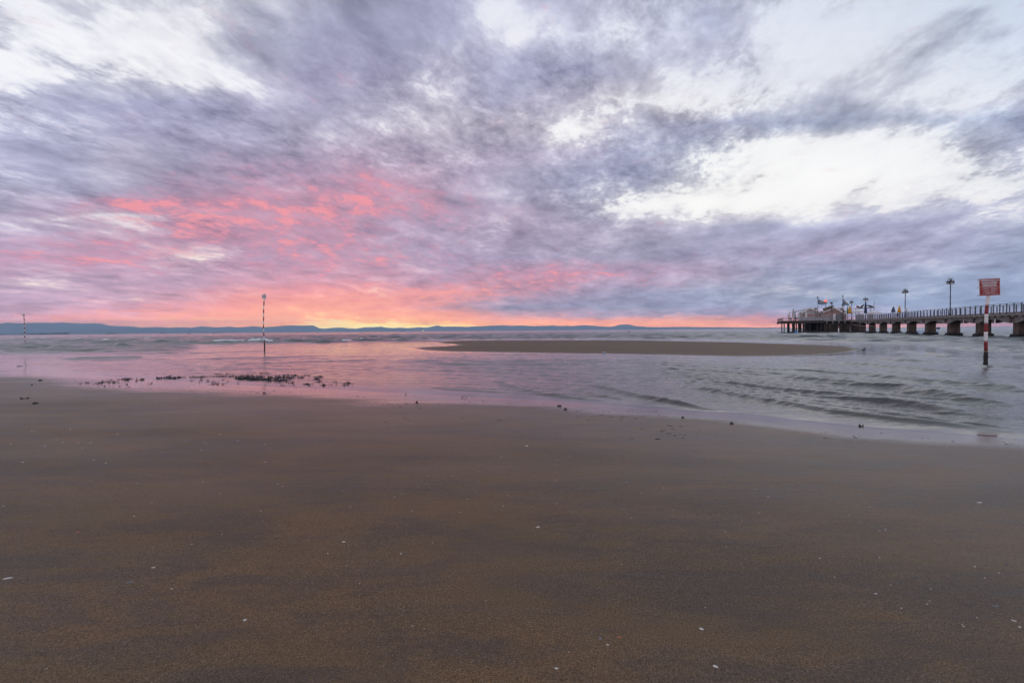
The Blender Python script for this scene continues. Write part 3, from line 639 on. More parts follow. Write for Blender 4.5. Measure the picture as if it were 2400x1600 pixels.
# left, far
def R6(t): return (t[0] / 5.88, 720 + t[1] / 5.88)
pts6 = [R6(p) for p in ((346, 508), (345, 480), (341, 420), (339, 350), (338, 280), (335, 200), (331, 150), (329, 110))]
yb6 = [720 + q / 5.88 for q in (508, 482, 455, 424, 394, 364, 333, 302, 272, 243, 212, 184, 150, 128, 108)]
marker_pole('farthest striped pole, small in front of the blue hills by the left edge', 81.7, pts6, [(yb6[i], yb6[i + 1], mm[i]) for i in range(14)], .062, POLES)
def board(label, c, w_, h_, tilt, rows):
    t = thing('notice_board', label, 'sign', c, face_cam(c, .1)); t.rotation_euler = (0, tilt, face_cam(c, .1))
    mb = MB(); mb.prism(rrect(w_, h_), (1, 0, 0), (0, 0, 1), (0, 0, 0), (0, .02, 0)); mb.build('panel', M_signwhite, t)
    mb = MB()
    for k in range(rows): mb.box((0, -.003, h_ * (.33 - .66 * k / max(1, rows - 1))), (w_ * .72, .003, h_ * .055))
    mb.build('printed_lines', M_steel, t)
    mb = MB(); mb.box((0, .03, 0), (w_ + .08, .02, .03)); mb.box((0, .03, h_ * .45), (w_ + .05, .02, .03)); mb.build('bracket', M_steel, t)
c = at(618.8, 694.8, 44.22); board('small tilted white board at the top of the middle striped pole', c, .33, .33, R(8), 4)
c = at(55.4, 738.5, 81.6); board('tiny pale board on the farthest striped pole', c, .34, .34, R(0), 3)
# ------------------------------------------------------------------ pier
PX0, PY0, DX, DY = 62.5, 60.7, 4.47, 9.59
PL = math.hypot(DX, DY); dirp = Vector((DX / PL, DY / PL, 0)); perp = Vector((-dirp.y, dirp.x, 0))  # perp points to the left as one walks out
PANG = math.atan2(dirp.y, dirp.x)
def deck_z(s): return H + 1.80 + .0066 * s * dirp.y        # s metres out from pile 0
def pp(s, q=0.0, z=0.0): return Vector((PX0, PY0, 0)) + dirp * s + perp * q + Vector((0, 0, z))
PW = 2.7                                        # deck width, q from 0 (beach-left face) to -PW
S0, S1 = -42.0, 92.0
pier = thing('pier', 'long grey concrete pier on barnacled piers running out from the right edge', 'pier', pp(0))
def local(v): return v - pier.location
mb = MB(); n = 26
top = [pp(S0 + (S1 - S0) * i / n, .15, deck_z(S0 + (S1 - S0) * i / n)) for i in range(n + 1)]
for i in range(n):
    a, b_ = local(top[i]), local(top[i + 1]); e = -perp * (PW + .3); d_ = Vector((0, 0, -.42))
    mb.add([a, b_, b_ + e, a + e, a + d_, b_ + d_, b_ + e + d_, a + e + d_], [(0, 1, 2, 3), (4, 7, 6, 5), (0, 4, 5, 1), (3, 2, 6, 7)] + ([(0, 3, 7, 4)] if i == 0 else []) + ([(1, 5, 6, 2)] if i == n - 1 else []))
mb.build('deck', M_conc, pier)
mb = MB(); mb.box((0, 0, 0), (.22, .5, .22), PANG); je = mb.build('joist_end', M_conc, pier); s = S0 + .3
je.location = local(pp(s, .10, deck_z(s) - .53))
while s < S1 - 2:                                   # short joist ends under the deck edge
    s += 1.76; o = je.copy(); COL.objects.link(o); o.parent = pier; o.location = local(pp(s, .10, deck_z(s) - .53))
PIERS = [k * PL for k in range(-4, 9)]
for k, s in enumerate(PIERS):
    zt = deck_z(s) - .42; wd = 1.30
    mb = MB()                                        # tapered pier wall
    for q in (-.45, -PW + .45):
        pass
    poly = [(-.62, -1.6), (.62, -1.6), (.70, .9), (.66, zt - .5), (.66, zt), (-.66, zt), (-.66, zt - .5), (-.70, .9)]
    mb.prism(poly, dirp, (0, 0, 1), local(pp(s, -.55)), -perp * 1.25)
    st_ = mb.build('pier_wall', M_pile, pier)
    mb = MB(); nn = 26; rings = 6; vs = []; fs = []
    cx = local(pp(s, -1.18))
    for r_ in range(rings):                          # rough crust of mussels round the foot
        z = -.5 + 1.12 * r_ / (rings - 1)
        for j in range(nn):
            a = 2 * math.pi * j / nn; ca, sa = math.cos(a), math.sin(a); pw_ = .35
            ex = .96 * (abs(ca) ** pw_) * (1 if ca > 0 else -1); ey = .98 * (abs(sa) ** pw_) * (1 if sa > 0 else -1)
            k2 = 1 + (rnd.random() - .5) * .10 - (.10 if r_ == rings - 1 else 0) + (.06 if r_ in (2, 3) else 0)
            vs.append(cx + dirp * ex * k2 + perp * ey * k2 + Vector((0, 0, z + rnd.uniform(-.05, .05))))
    for r_ in range(rings - 1):
        for j in range(nn): fs.append((r_ * nn + j, r_ * nn + (j + 1) % nn, (r_ + 1) * nn + (j + 1) % nn, (r_ + 1) * nn + j))
    fs.append(tuple(range((rings - 1) * nn, rings * nn))); mb.add(vs, fs); mb.build('mussel_crust', M_barn, st_)
for k in range(len(PIERS) - 1):                      # haunched girder between two piers
    s0, s1 = PIERS[k] + .62, PIERS[k + 1] - .62; L = s1 - s0; z0, z1 = deck_z(s0) - .42, deck_z(s1) - .42
    mb = MB()
    poly = [(0, z0), (0, z0 - .95), (L * .10, z0 - .88), (L * .32, z0 - .46), (L * .68, z1 - .46), (L * .90, z1 - .88), (L, z1 - .95), (L, z1)]
    for q in (-.18, -PW + .45): mb.prism(poly, dirp, (0, 0, 1), local(pp(s0, q)), -perp * .34)
    mb.build('haunched_girder', M_conc, pier)
# railings: each side is a thing of its own, every post a part
def railing(label, P, s0, s1, dz, mt, step=1.55, hgt=1.08, q=0.0, rails=(1.0, .76, .52, .28), heavy=.07):
    """P(s) -> foot point"""
    o_ = P(s0); t = thing('railing', label, 'railing', o_)
    n = max(1, round((s1 - s0) / step)); pr = MB(); pr.box((0, 0, hgt / 2 - .09), (heavy, heavy * 1.6, hgt + .18)); ang = math.atan2((P(s1) - P(s0)).y, (P(s1) - P(s0)).x)
    first = None
    for i in range(n + 1):
        p = P(s0 + (s1 - s0) * i / n) - o_
        if first is None: first = pr.build('post', mt, t); first.location = p; first.rotation_euler = (0, 0, ang)
        else:
            c_ = first.copy(); COL.objects.link(c_); c_.parent = t; c_.location = p
    m_ = MB(); top_ = MB()
    for i in range(n):
        a = P(s0 + (s1 - s0) * i / n) - o_; b_ = P(s0 + (s1 - s0) * (i + 1) / n) - o_
        top_.beam(a + Vector((0, 0, hgt)), b_ + Vector((0, 0, hgt)), .09, .055)
        for h_ in rails[1:]: m_.beam(a + Vector((0, 0, h_ * hgt)), b_ + Vector((0, 0, h_ * hgt)), .03, .030)
    top_.build('handrail', mt, t); m_.build('wire_rails', mt, t); return t
railing('slate blue steel railing along the near edge of the pier', lambda s: pp(s, .20, deck_z(s)), -42, 85, 0, M_blue_steel, 1.76)
railing('steel railing along the far edge of the pier', lambda s: pp(s, -PW - .05, deck_z(s)), -42, 85, 0, M_blue_steel, 1.76)
# lamp posts with three hanging globes
def lamp(s, q, hgt, label, first=[None], xy=None, k=1.0):
    p = pp(s, q, deck_z(s)) if xy is None else Vector(xy)
    if first[0] is None:
        t = thing('lamp_post', label, 'lamp post', p, 0, 'lamp posts along the pier')
        mb = MB(); mb.lathe((0, 0, 0), [(.16, 0), (.16, .12), (.11, .3), (.085, 1.0), (.075, 1.1), (.062, 3.9), (.05, 4.9)], 12); mb.build('post', M_darkmetal, t, True)
        mb = MB(); mb.lathe((0, 0, 0), [(.09, 4.3), (.09, 4.45)], 10); mb.lathe((0, 0, 0), [(.05, 4.9), (.07, 5.2), (.02, 5.45)], 10)
        for a in range(4):
            an = a * math.pi / 2 + .5; ca, sa = math.cos(an), math.sin(an)
            mb.tube([(ca * .04, sa * .04, 4.7), (ca * .14, sa * .14, 5.35), (ca * .22, sa * .22, 5.58), (ca * .33, sa * .33, 5.45), (ca * .35, sa * .35, 5.18)], .028, 6)
        mb.build('scroll_arms', M_darkmetal, t, True)
        for a in range(4):
            an = a * math.pi / 2 + .5; ca, sa = math.cos(an) * .35, math.sin(an) * .35
            mb = MB(); mb.lathe((ca, sa, 4.78), [(.03, .42), (.10, .36), (.20, .22), (.22, .16)][::-1], 12); h_ = mb.build('lamp_hood', M_darkmetal, t, True)
            mb = MB(); mb.lathe((ca, sa, 4.78), [(.06, -.10), (.16, -.04), (.20, .06), (.19, .155)], 12); mb.build('globe', M_glass, h_, True)
        first[0] = t
    else:
        t = copy_tree(first[0]); tag(t, label)
    t.location = p; t.scale = (k, k, hgt / 5.6) if hgt else (1, 1, 1); t.rotation_euler = (0, 0, rnd.random()); return t
def s_of(px, q=0.0): # distance out along the pier for an image column
    u_ = (px - 1200) / F; return (u_ * (PY0 + perp.y * q) - PX0 - perp.x * q) / (dirp.x - u_ * dirp.y)
lamp(s_of(2228.5), .1, 5.9, 'nearest lamp post on the pier, tallest against the sky beside the red sign')
lamp(s_of(2122.5), .1, 5.8, 'slim lamp post halfway along the pier, near the grey and yellow closed parasols')
lamp(s_of(1996.2), .1, 5.9, 'lamp post behind the yellow closed parasol near the beach house')
# ------------------------------------------------------------------ pier head (platform)
HA = Vector((101.4, 145.2, 0)); lx = Vector((-.906, .423, 0)); ly = Vector((.423, .906, 0)); HD = 3.92
def hp(a, b_, z=0.0): return HA + lx * a + ly * b_ + Vector((0, 0, z))        # a to the left, b away from the beach
HANG = math.atan2(-lx.y, -lx.x)                                           # local +x to the right
LW, LD = 17.6, 24.0
head = thing('pier_platform', 'dark timber and concrete platform at the seaward end of the pier', 'platform', HA)
L_ = lambda v: v - HA
def slab(mb, a0, a1, b0, b1, z0, z1, mi=0):
    vs = [L_(hp(a, b_, z)) for a in (a0, a1) for b_ in (b0, b1) for z in (z0, z1)]
    mb.add(vs, [(0, 1, 3, 2), (4, 6, 7, 5), (0, 4, 5, 1), (2, 3, 7, 6), (0, 2, 6, 4), (1, 5, 7, 3)], mi)
mb = MB(); slab(mb, -4.2, LW, 0, LD, HD - .28, HD); mb.build('deck', M_dark, head)
mb = MB(); slab(mb, 6.6, LW + .08, -.10, .0, HD - .75, HD - .10); slab(mb, LW, LW + .1, 0, LD, HD - .8, HD - .1); mb.build('edge_beam', mat('weathered_edge', (.055, .047, .043), .8, var=.2), head)
mb = MB(); slab(mb, -4.2, 6.6, -.12, .0, HD - .26, HD + .02); mb.build('pale_kerb', M_conc, head)
mb = MB()
for k in range(7): slab(mb, -3.6 + k * 1.55, -3.3 + k * 1.55, -.35, 0, HD - .85, HD - .27)
mb.build('bracket_row', M_conc, head)
mb = MB()
for i in range(6): slab(mb, -3, 6.4, 1.2 + i * 4, 1.6 + i * 4, 1.2, HD - .3)
slab(mb, -3.8, 6.2, 2.0, 2.3, -.5, HD - .4); mb.build('retaining_wall', M_pile, head)
pile0 = None
pile_at = []
def hx0(px): return ((px - 1200) / F * HA.y - HA.x) / (lx.x - (px - 1200) / F * lx.y)
for px in (1833, 1838.5, 1846.5, 1850.5, 1858.5, 1861.5, 1872.5, 1876, 1884, 1890): pile_at.append((hx0(px), .8, .62 if px < 1856 else .9))
for px in (1860, 1874.5, 1879): pile_at.append((hx0(px) + .6, 9.0, .8))
for b_ in (.8, 6.2, 11.6, 17.0, 22.6):
    for i, a in enumerate((10.4, 9.4, 8.2, 7.2, 5.4, 3.4, 1.4, -.8, -3.0)):
        if rnd.random() < .93: pile_at.append((a + rnd.uniform(-.22, .22), b_ + rnd.uniform(-.3, .3), rnd.uniform(.8, 1.4)))
for a, b_, ks in pile_at:
    if pile0 is None:
        mb = MB(); mb.lathe((0, 0, 0), [(.24, -1.5), (.25, .2), (.23, .6), (.22, HD - .3)], 10); pile0 = mb.build('pile', M_dark, head, True); o = pile0
    else: o = pile0.copy(); COL.objects.link(o); o.parent = head
    o.location = L_(hp(a, b_)); o.scale = (ks, ks, 1)
mb = MB()
for b_ in (.8, 11.6, 22.6): slab(mb, -4, LW - .2, b_ - .15, b_ + .15, HD - .72, HD - .29)
mb.build('cross_beams', M_dark, head)
def rail_head(label, A, B, mt, step=1.3, **k):
    L0 = (B - A).length; d_ = (B - A) / L0
    return railing(label, lambda s: A + d_ * s, 0, L0, 0, mt, step, **k)
rail_head('pale railing along the front edge of the pier head terrace', hp(LW - .1, .12, HD), hp(6.7, .12, HD), M_steel, 1.1, hgt=1.0, heavy=.05)
rail_head('railing closing the left end of the pier head terrace', hp(LW - .1, .12, HD), hp(LW - .1, LD - .2, HD), M_steel, 1.5, hgt=1.0, heavy=.05)
rail_head('slate railing in front of the beach house entrance', hp(6.5, .15, HD), hp(.4, .15, HD), M_blue_steel, 1.4)
# ------------------------------------------------------------------ the beach house
def hx(px, b_=0.0):
    """platform coordinate a whose image column is px, b_ metres back from the front edge"""
    u_ = (px - 1200) / F; o_ = HA + ly * b_
    return (u_ * o_.y - o_.x) / (lx.x - u_ * lx.y)
def hz_(px, py, b_=0.0):
    p = hp(hx(px, b_), b_); return at(px, py, p.y).z
house = thing('beach_house', 'pinkish beach house with two white edged gables and slate roofs on the pier head', 'house', HA)
def P(px, py, b_): p = hp(hx(px, b_), b_); p.z = at(px, py, p.y).z; return L_(p)
def r1(tx, ty): return (1810 + tx / 7.84, 630 + ty / 7.84)
def gable(tl, tp, tr, b0, b1, eave_b=None, ov=.35):
    """front gable: left eave, peak, right eave in picture; b0 front, b1 back"""
    l, p, r_ = [r1(*q) for q in (tl, tp, tr)]
    aL, aP, aR = hx(l[0], b0), hx(p[0], b0), hx(r_[0], b0); zL, zP, zR = hz_(*l, b0), hz_(*p, b0), hz_(*r_, b0)
    return aL, aP, aR, zL, zP, zR
def make_gable(aL, aP, aR, zL, zP, zR, b0, b1, wallmat, name='wing'):
    ov = .35; gz = HD
    mb = MB(); poly = [(aL - .15, gz), (aR + .15, gz), (aR + .15, zR - .05), (aP, zP - .12), (aL - .15, zL - .05)]
    mb.prism(poly, lx, (0, 0, 1), L_(hp(0, b0)), ly * (b1 - b0)); wl = mb.build('wall', wallmat, house)
    for (a0, z0, a1, z1) in ((aL, zL, aP, zP), (aP, zP, aR, zR)):
        mb = MB(); vs = []
        for a, z in ((a0, z0), (a1, z1)):
            for b_ in (b0 - ov, b1):
                for dz in (0, .12): vs.append(L_(hp(a, b_, z + dz)))
        mb.add(vs, [(0, 1, 3, 2), (4, 6, 7, 5), (0, 4, 5, 1), (2, 3, 7, 6), (0, 2, 6, 4), (1, 5, 7, 3)]); rf = mb.build('roof', M_roof, house)
        mb = MB(); mb.beam(L_(hp(a0, b0 - ov - .04, z0 - .02)), L_(hp(a1, b0 - ov - .04, z1 - .02)), .08, .46); mb.build('barge_board', mat('bright_white_paint', (.80, .80, .80), .5, var=.03), rf)
    return wl
# left wing
aL, aP, aR, zL, zP, zR = gable((675, 812), (700, 716), (895, 803), 5, 12)
aL2 = aP + 2.6
make_gable(aL2, aP + .2, aR, zR + .0, zP, zR, 5.0, 11.5, M_wall)
mb = MB(); slab(mb, aR + .2, aL2 - .4, 4.93, 5.0, HD + 1.55, HD + 2.0); mb.build('fascia_band', mat('salmon_band', (.42, .17, .13), .7), house)
# main wing
aL, aP, aR, zL, zP, zR = gable((925, 795), (1140, 712), (1292, 792), 4, 13)
make_gable(aL, aP, aR, zL, zP, zR, 4.0, 12.5, M_pink)
mb = MB(); slab(mb, aR + 2.4, aL - .2, 3.92, 4.0, HD, HD + 1.25); mb.build('pale_wainscot', M_wall, house)
mb = MB(); slab(mb, hx(1810 + 1175 / 7.84, 4), hx(1810 + 1285 / 7.84, 4), 3.5, 4.0, HD, HD + 2.1); mb.build('porch_screen', mat('grey_boards', (.24, .26, .27), .8), house)
# right wing, behind
aL, aP, aR, zL, zP, zR = gable((1190, 745), (1265, 712), (1372, 800), 9, 16)
make_gable(aL, aP, aR, zL, zP, zR, 9.0, 15.5, M_pink)
def windows(tx0, tx1, ty0, ty1, b_, n):
    for i in range(n):
        ta = tx0 + (tx1 - tx0) * (i + .12) / n; tb = tx0 + (tx1 - tx0) * (i + .80) / n
        xa, xb = hx(1810 + ta / 7.84, b_), hx(1810 + tb / 7.84, b_)
        z0 = hz_(1810 + ta / 7.84, 630 + ty1 / 7.84, b_); z1 = hz_(1810 + ta / 7.84, 630 + ty0 / 7.84, b_)
        mb = MB(); slab(mb, xb, xa, b_ - .05, b_, z0, z1); fr = mb.build('window', M_white, house)
        mb = MB(); slab(mb, xb + .05, xa - .05, b_ - .075, b_ - .052, z0 + .05, z1 - .05); mb.build('pane', M_win, fr)
windows(735, 865, 845, 885, 4.93, 6)
windows(942, 1090, 842, 882, 3.92, 6)
# door under the porch
mb = MB(); slab(mb, hx(1810 + 1165 / 7.84, 3.9), hx(1810 + 1115 / 7.84, 3.9), 3.85, 3.93, HD, HD + 2.0); mb.build('door', M_white, house)
mb = MB(); q0 = hp(hx(1810 + 905 / 7.84, 5), 4.4); mb.box(L_(q0) + Vector((0, 0, HD + 1.5)), (.7, .7, 3.0), HANG); mb.build('chimney', mat('plastered_stack', (.30, .30, .30), .85), house)
# black name board on the roof
na, nb_ = r1(932, 752), r1(1108, 678)
A_, B_ = hp(hx(na[0], 3.4), 3.4), hp(hx(nb_[0], 3.4), 3.4); A_.z = at(*na, A_.y).z + .0; B_.z = at(*nb_, B_.y).z - .25
sb = thing('roof_sign', 'black slanting name board with cream lettering above the beach house roof', 'sign', A_)
dv_ = B_ - A_; upv = Vector((0, 0, 1))
mb = MB(); mb.prism([(0, -.42), (dv_.length, -.42), (dv_.length, .42), (0, .42)], dv_.normalized(), (upv - dv_.normalized() * dv_.normalized().z).normalized(), (0, 0, 0), ly * .12); mb.build('board', M_black, sb)
mb = MB(); ex = dv_.normalized(); ez = (upv - ex * ex.z).normalized(); x = .35
while x < dv_.length - .8:                      # lettering too small to read: cream strokes
    w_ = rnd.uniform(.10, .2); hh_ = rnd.uniform(.16, .34); c_ = ex * (x + w_ / 2) + ez * rnd.uniform(-.05, .05) - ly * .03
    mb.prism([(-w_ / 2, -hh_ / 2), (w_ / 2, -hh_ / 2), (w_ / 2 + .05, hh_ / 2), (-w_ / 2 + .05, hh_ / 2)], ex, ez, c_, -ly * .02); x += w_ + rnd.uniform(.05, .12)
mb.build('lettering', M_cream, sb)
mb = MB()
for f_ in (.3, .9): q = ex * dv_.length * f_ + ly * .14; mb.tube([q + Vector((0, 0, .2)), q + Vector((0, 0, -1.6))], .05, 8)
mb.build('strut', M_darkmetal, sb)
# ------------------------------------------------------------------ masts, flags, lamps on the platform
def col_at(tx, ty0, b_): q = r1(tx, ty0); p = hp(hx(q[0], b_), b_); return p, lambda ty: at(q[0], 630 + ty / 7.84, p.y).z
def flagpole(tx, ttop, b_, label, fl, flabel, s_=1.0):
    p, z = col_at(tx, ttop, b_); p.z = HD; hgt = z(ttop) - HD
    t = thing('flagpole', label, 'flagpole', p, 0, 'flagpoles on the pier head')
    mb = MB(); mb.tube([(0, 0, 0), (0, 0, hgt)], [.075, .045], 10); mb.build('mast', M_steel, t, True)
    mb = MB(); mb.lathe((0, 0, hgt), [(.05, 0), (.20, .12), (.21, .28), (.12, .46), (.03, .5)], 10); mb.build('finial', M_darkmetal, t, True)
    m_ = MB(); nx, nz = 16, 8; vs = []; W_, D_ = fl
    for i in range(nx + 1):
        f_ = i / nx; drop = D_ * f_ ** .9
        for j in range(nz + 1):
            g_ = j / nz; hh_ = 1.55 * (1 - .72 * f_)
            vs.append((W_ * f_, .12 * math.sin(f_ * 7 + g_), -drop - hh_ * g_ + .07 * math.sin(f_ * 9)))
    fs = []; mi = []
    for i in range(nx):
        for j in range(nz):
            a = i * (nz + 1) + j; fs.append((a, a + 1, a + nz + 2, a + nz + 1))
    m_.add(vs, fs); m_.mi = [(0 if j < nz * .28 else (1 if j < nz * .62 else 2)) if i > 1 else 2 for i in range(nx) for j in range(nz)]
    fo_ = m_.build('flag', [mat('flag_ochre', (.30, .17, .08), .8), mat('flag_white', (.45, .47, .50), .8), mat('flag_blue', (.04, .12, .28), .8)], None, True)
    fo_.location = p + Vector((.06, 0, hgt - .35)); fo_.modifiers.new('thick', 'SOLIDIFY').thickness = .015
    tag(fo_, flabel, 'flag', 'flags flying over the beach house')
flagpole(833, 540, 4.2, 'flagpole behind the left gable of the beach house', (2.9, 1.0), 'long flag streaming right from the left flagpole')
flagpole(1290, 520, 3.0, 'taller flagpole at the right corner of the beach house', (1.9, 1.9), 'flag hanging steeply from the right flagpole')
def small_lamp(tx, ttop, b_, label, k=.9):
    p, z = col_at(tx, ttop, b_); p.z = HD; lamp(0, 0, z(ttop) - HD, label, xy=p, k=k)
small_lamp(800, 708, 1.2, 'low lamp post in front of the left gable', 1.0)
small_lamp(1097, 655, 1.0, 'lamp post standing before the main gable of the beach house', .8)
small_lamp(1302, 628, .8, 'lamp post beside the right flagpole', .9)
small_lamp(1712, 512, -5.0, 'double lamp post behind the navy closed parasol', 1.15)
# red aircraft lamp mast, box antenna
p, z = col_at(978, 580, 5.5); p.z = HD
t = thing('beacon_mast', 'thin mast with a lit red lamp above the roof', 'beacon', p)
mb = MB(); mb.tube([(0, 0, 0), (0, 0, z(618) - HD)], [.12, .07], 8); mb.build('mast', M_steel, t, True)
mb = MB(); mb.lathe((0, 0, z(606) - HD), [(.10, 0), (.33, .12), (.36, .34), (.22, .52)], 10); mb.build('red_lamp', mat('red_light', (.8, .05, .02), .4, emit=(1, .10, .05, 2.2)), t, True)
p, z = col_at(1085, 615, 5.5); p.z = HD
t = thing('antenna_mast', 'thin mast topped by a small dark box over the main gable', 'antenna', p)
mb = MB(); mb.tube([(0, 0, 0), (0, 0, z(640) - HD)], .04, 8); mb.build('mast', M_steel, t, True)
mb = MB(); mb.box((0, 0, z(628) - HD), (.62, .4, .55), HANG); mb.box((.45, 0, z(655) - HD), (.5, .05, .05), HANG); mb.build('antenna_box', M_blue_steel, t)
# davit crane
p, z = col_at(428, 780, 1.5)
t = thing('davit_crane', 'dark davit crane with a long sloping jib on the terrace', 'crane', (p.x, p.y, HD))
V_ = lambda tx, ty: hp(hx(r1(tx, ty)[0], 1.5), 1.5, at(*r1(tx, ty), p.y).z) - Vector((p.x, p.y, HD))
mb = MB(); mb.tube([(0, 0, 0), V_(430, 900), V_(420, 850), V_(418, 790)], .11, 8); mb.build('post', M_darkmetal, t, True)
mb = MB(); mb.tube([V_(330, 806), V_(385, 797)], .05, 8); mb.tube([V_(414, 788), V_(520, 768), V_(622, 748)], [.10, .08, .05], 8); mb.build('jib', mat('maroon_steel', (.05, .02, .025), .5), t, True)
# closed parasols
def closed_parasol(tx, ttop, tbot, b_, mt, label, wk=1.0, Pt=None):
    if Pt is None: p, z = col_at(tx, ttop, b_); p.z = HD; hgt = z(ttop) - HD; zb = z(tbot) - HD
    else: p, hgt, zb = Pt
    t = thing('closed_parasol', label, 'parasol', p, rnd.random() * 3, 'closed parasols on the pier')
    mb = MB(); mb.tube([(0, 0, 0), (0, 0, hgt)], .03, 8); mb.build('pole', M_steel, t, True)
    mb = MB(); n = 16; prof = [(.05, 0), (.15, .25), (.20, .5), (.26, .8), (.30, .94), (.22, 1.0)]; vs = []; fs = []; H_ = hgt - zb
    for r_, f_ in prof:
        for j in range(n):
            a = 2 * math.pi * j / n; rr_ = r_ * wk * (1 + (.16 if j % 2 else -.1)); vs.append((rr_ * math.cos(a), rr_ * math.sin(a), hgt - .05 - f_ * H_))
    for i in range(len(prof) - 1):
        for j in range(n): fs.append((i * n + j, i * n + (j + 1) % n, (i + 1) * n + (j + 1) % n, (i + 1) * n + j))
    fs += [tuple(range(n)), tuple(range((len(prof) - 1) * n, len(prof) * n))]
    mb.add(vs, fs); mb.build('folded_canopy', mt, t, True)
    mb = MB(); mb.lathe((0, 0, 0), [(.28, 0), (.28, .08), (.06, .14)], 12); mb.build('base', M_steel, t)
closed_parasol(1381, 685, 812, -1.5, M_green, 'green closed parasol right of the beach house', .75)
closed_parasol(1421, 676, 815, -2.5, M_yellow, 'bright yellow closed parasol next to the green one', 1.5)
closed_parasol(1712, 585, 812, -5.3, M_navy, 'tall navy closed parasol in front of the double lamp post', 1.2)
s = s_of(1810 + 2222 / 7.84, -2.2); closed_parasol(0, 0, 0, 0, M_grey, 'grey blue closed parasol on the pier by the slim lamp post', 1.35, Pt=(pp(s, -2.2, deck_z(s)), 2.75, 1.45))
s = s_of(1810 + 2331 / 7.84, -2.2); closed_parasol(0, 0, 0, 0, M_yellow, 'yellow closed parasol on the pier by the slim lamp post', 1.2, Pt=(pp(s, -2.2, deck_z(s)), 2.75, 1.2))
for tx, tt, lb in ((311, 775, 'white closed parasol nearest the left end of the terrace'), (398, 738, 'tallest white closed parasol just left of the davit crane'), (486, 785, 'white closed parasol under the crane jib'), (622, 768, 'white closed parasol nearest the left gable')):
    closed_parasol(tx, tt, 905, 2.6, M_canvas, lb, 1.15)
for tx, tt, b_, lb in ((300, 822, 6, 'dark closed parasol behind the leftmost white one'), (382, 735, 6, 'dark closed parasol against the tallest white one'), (600, 812, 6, 'dark closed parasol left of the beach house')):
    closed_parasol(tx, tt, 885, b_, M_grey, lb, .8)
# open white canopies right of the house
def canopy(tx0, tx1, tpk, tev, b_, label, flat=.16):
    qa, qb = r1(tx0, tev), r1(tx1, tev); A_, B_ = hp(hx(qa[0], b_), b_), hp(hx(qb[0], b_), b_); c_ = (A_ + B_) / 2
    zp, ze = at((qa[0] + qb[0]) / 2, 630 + tpk / 7.84, c_.y).z, at((qa[0] + qb[0]) / 2, 630 + tev / 7.84, c_.y).z
    hw = (B_ - A_).length / 2; t = thing('open_parasol', label, 'parasol', (c_.x, c_.y, HD), HANG, 'open white parasols by the beach house')
    mb = MB(); n = 8; prof = [(.02, zp), (.25, zp - (zp - ze) * .18), (.62, zp - (zp - ze) * .60), (1.0, ze), (1.0, ze - flat), (.97, ze - flat), (.6, zp - (zp - ze) * .66)]; vs = []; fs = []
    for r_, z_ in prof:
        for j in range(n):
            a = 2 * math.pi * (j + .5) / n; vs.append((hw * 1.06 * r_ * math.cos(a), hw * .8 * r_ * math.sin(a), z_ - HD))
    for i in range(len(prof) - 1):
        for j in range(n): fs.append((i * n + j, i * n + (j + 1) % n, (i + 1) * n + (j + 1) % n, (i + 1) * n + j))
    fs += [tuple(range(n)), tuple(range((len(prof) - 1) * n, len(prof) * n))]
    mb.add(vs, fs); mb.build('canopy', M_canvas, t)
    mb = MB(); mb.tube([(0, 0, 0), (0, 0, zp - HD)], .05, 8); mb.build('pole', M_steel, t, True)
canopy(1300, 1470, 785, 812, 3.0, 'low open white parasol behind the green and yellow ones')
canopy(1455, 1700, 742, 790, 1.5, 'large open white parasol left of the navy one')
canopy(1730, 2015, 762, 808, -4.0, 'wide cream open parasol right of the navy one')
# pergola with a bowed sail roof
qa = r1(1532, 712); qb = r1(1868, 712); b_ = 4.0
A_, B_ = hp(hx(qa[0], b_), b_), hp(hx(qb[0], b_), b_); zt = at(*qb, B_.y).z
pg = thing('pergola', 'steel pergola with a bowed white sail roof behind the white parasols', 'pergola', (A_.x, A_.y, HD)); o_ = Vector((A_.x, A_.y, HD))
for q, top_ in ((A_, zt), (B_, at(r1(1868, 580)[0], r1(1868, 580)[1], B_.y).z), (A_ + ly * 4, zt), (B_ + ly * 4, zt)):
    mb = MB(); mb.tube([q + Vector((0, 0, HD)) - o_, q + Vector((0, 0, top_)) - o_], .07, 8); mb.build('post', M_steel, pg)
mb = MB(); mb.beam(A_ + Vector((0, 0, zt)) - o_, B_ + Vector((0, 0, zt)) - o_, .12, .14); mb.beam(A_ + ly * 4 + Vector((0, 0, zt)) - o_, B_ + ly * 4 + Vector((0, 0, zt)) - o_, .12, .14); mb.build('frame', M_steel, pg)
mb = MB(); d_ = (B_ - A_); vs = []; nn = 14
for i in range(nn + 1):
    f_ = .42 + .58 * i / nn; hgt = .10 + .95 * math.sin(math.pi * min(1, (f_ - .42) / .58 * .9 + .1)) ** .8 * .75
    for b2 in (0, 4.2):
        for dz in (0, .05): vs.append(A_ + d_ * f_ + ly * b2 + Vector((0, 0, zt + hgt + dz)) - o_)
fs = []
for i in range(nn):
    a = i * 4; fs += [(a + 1, a + 5, a + 7, a + 3), (a, a + 2, a + 6, a + 4), (a, a + 4, a + 5, a + 1), (a + 2, a + 3, a + 7, a + 6)]
mb.add(vs, fs + [(0, 1, 3, 2), (nn * 4, nn * 4 + 2, nn * 4 + 3, nn * 4 + 1)]); mb.build('sail_roof', M_canvas, pg)
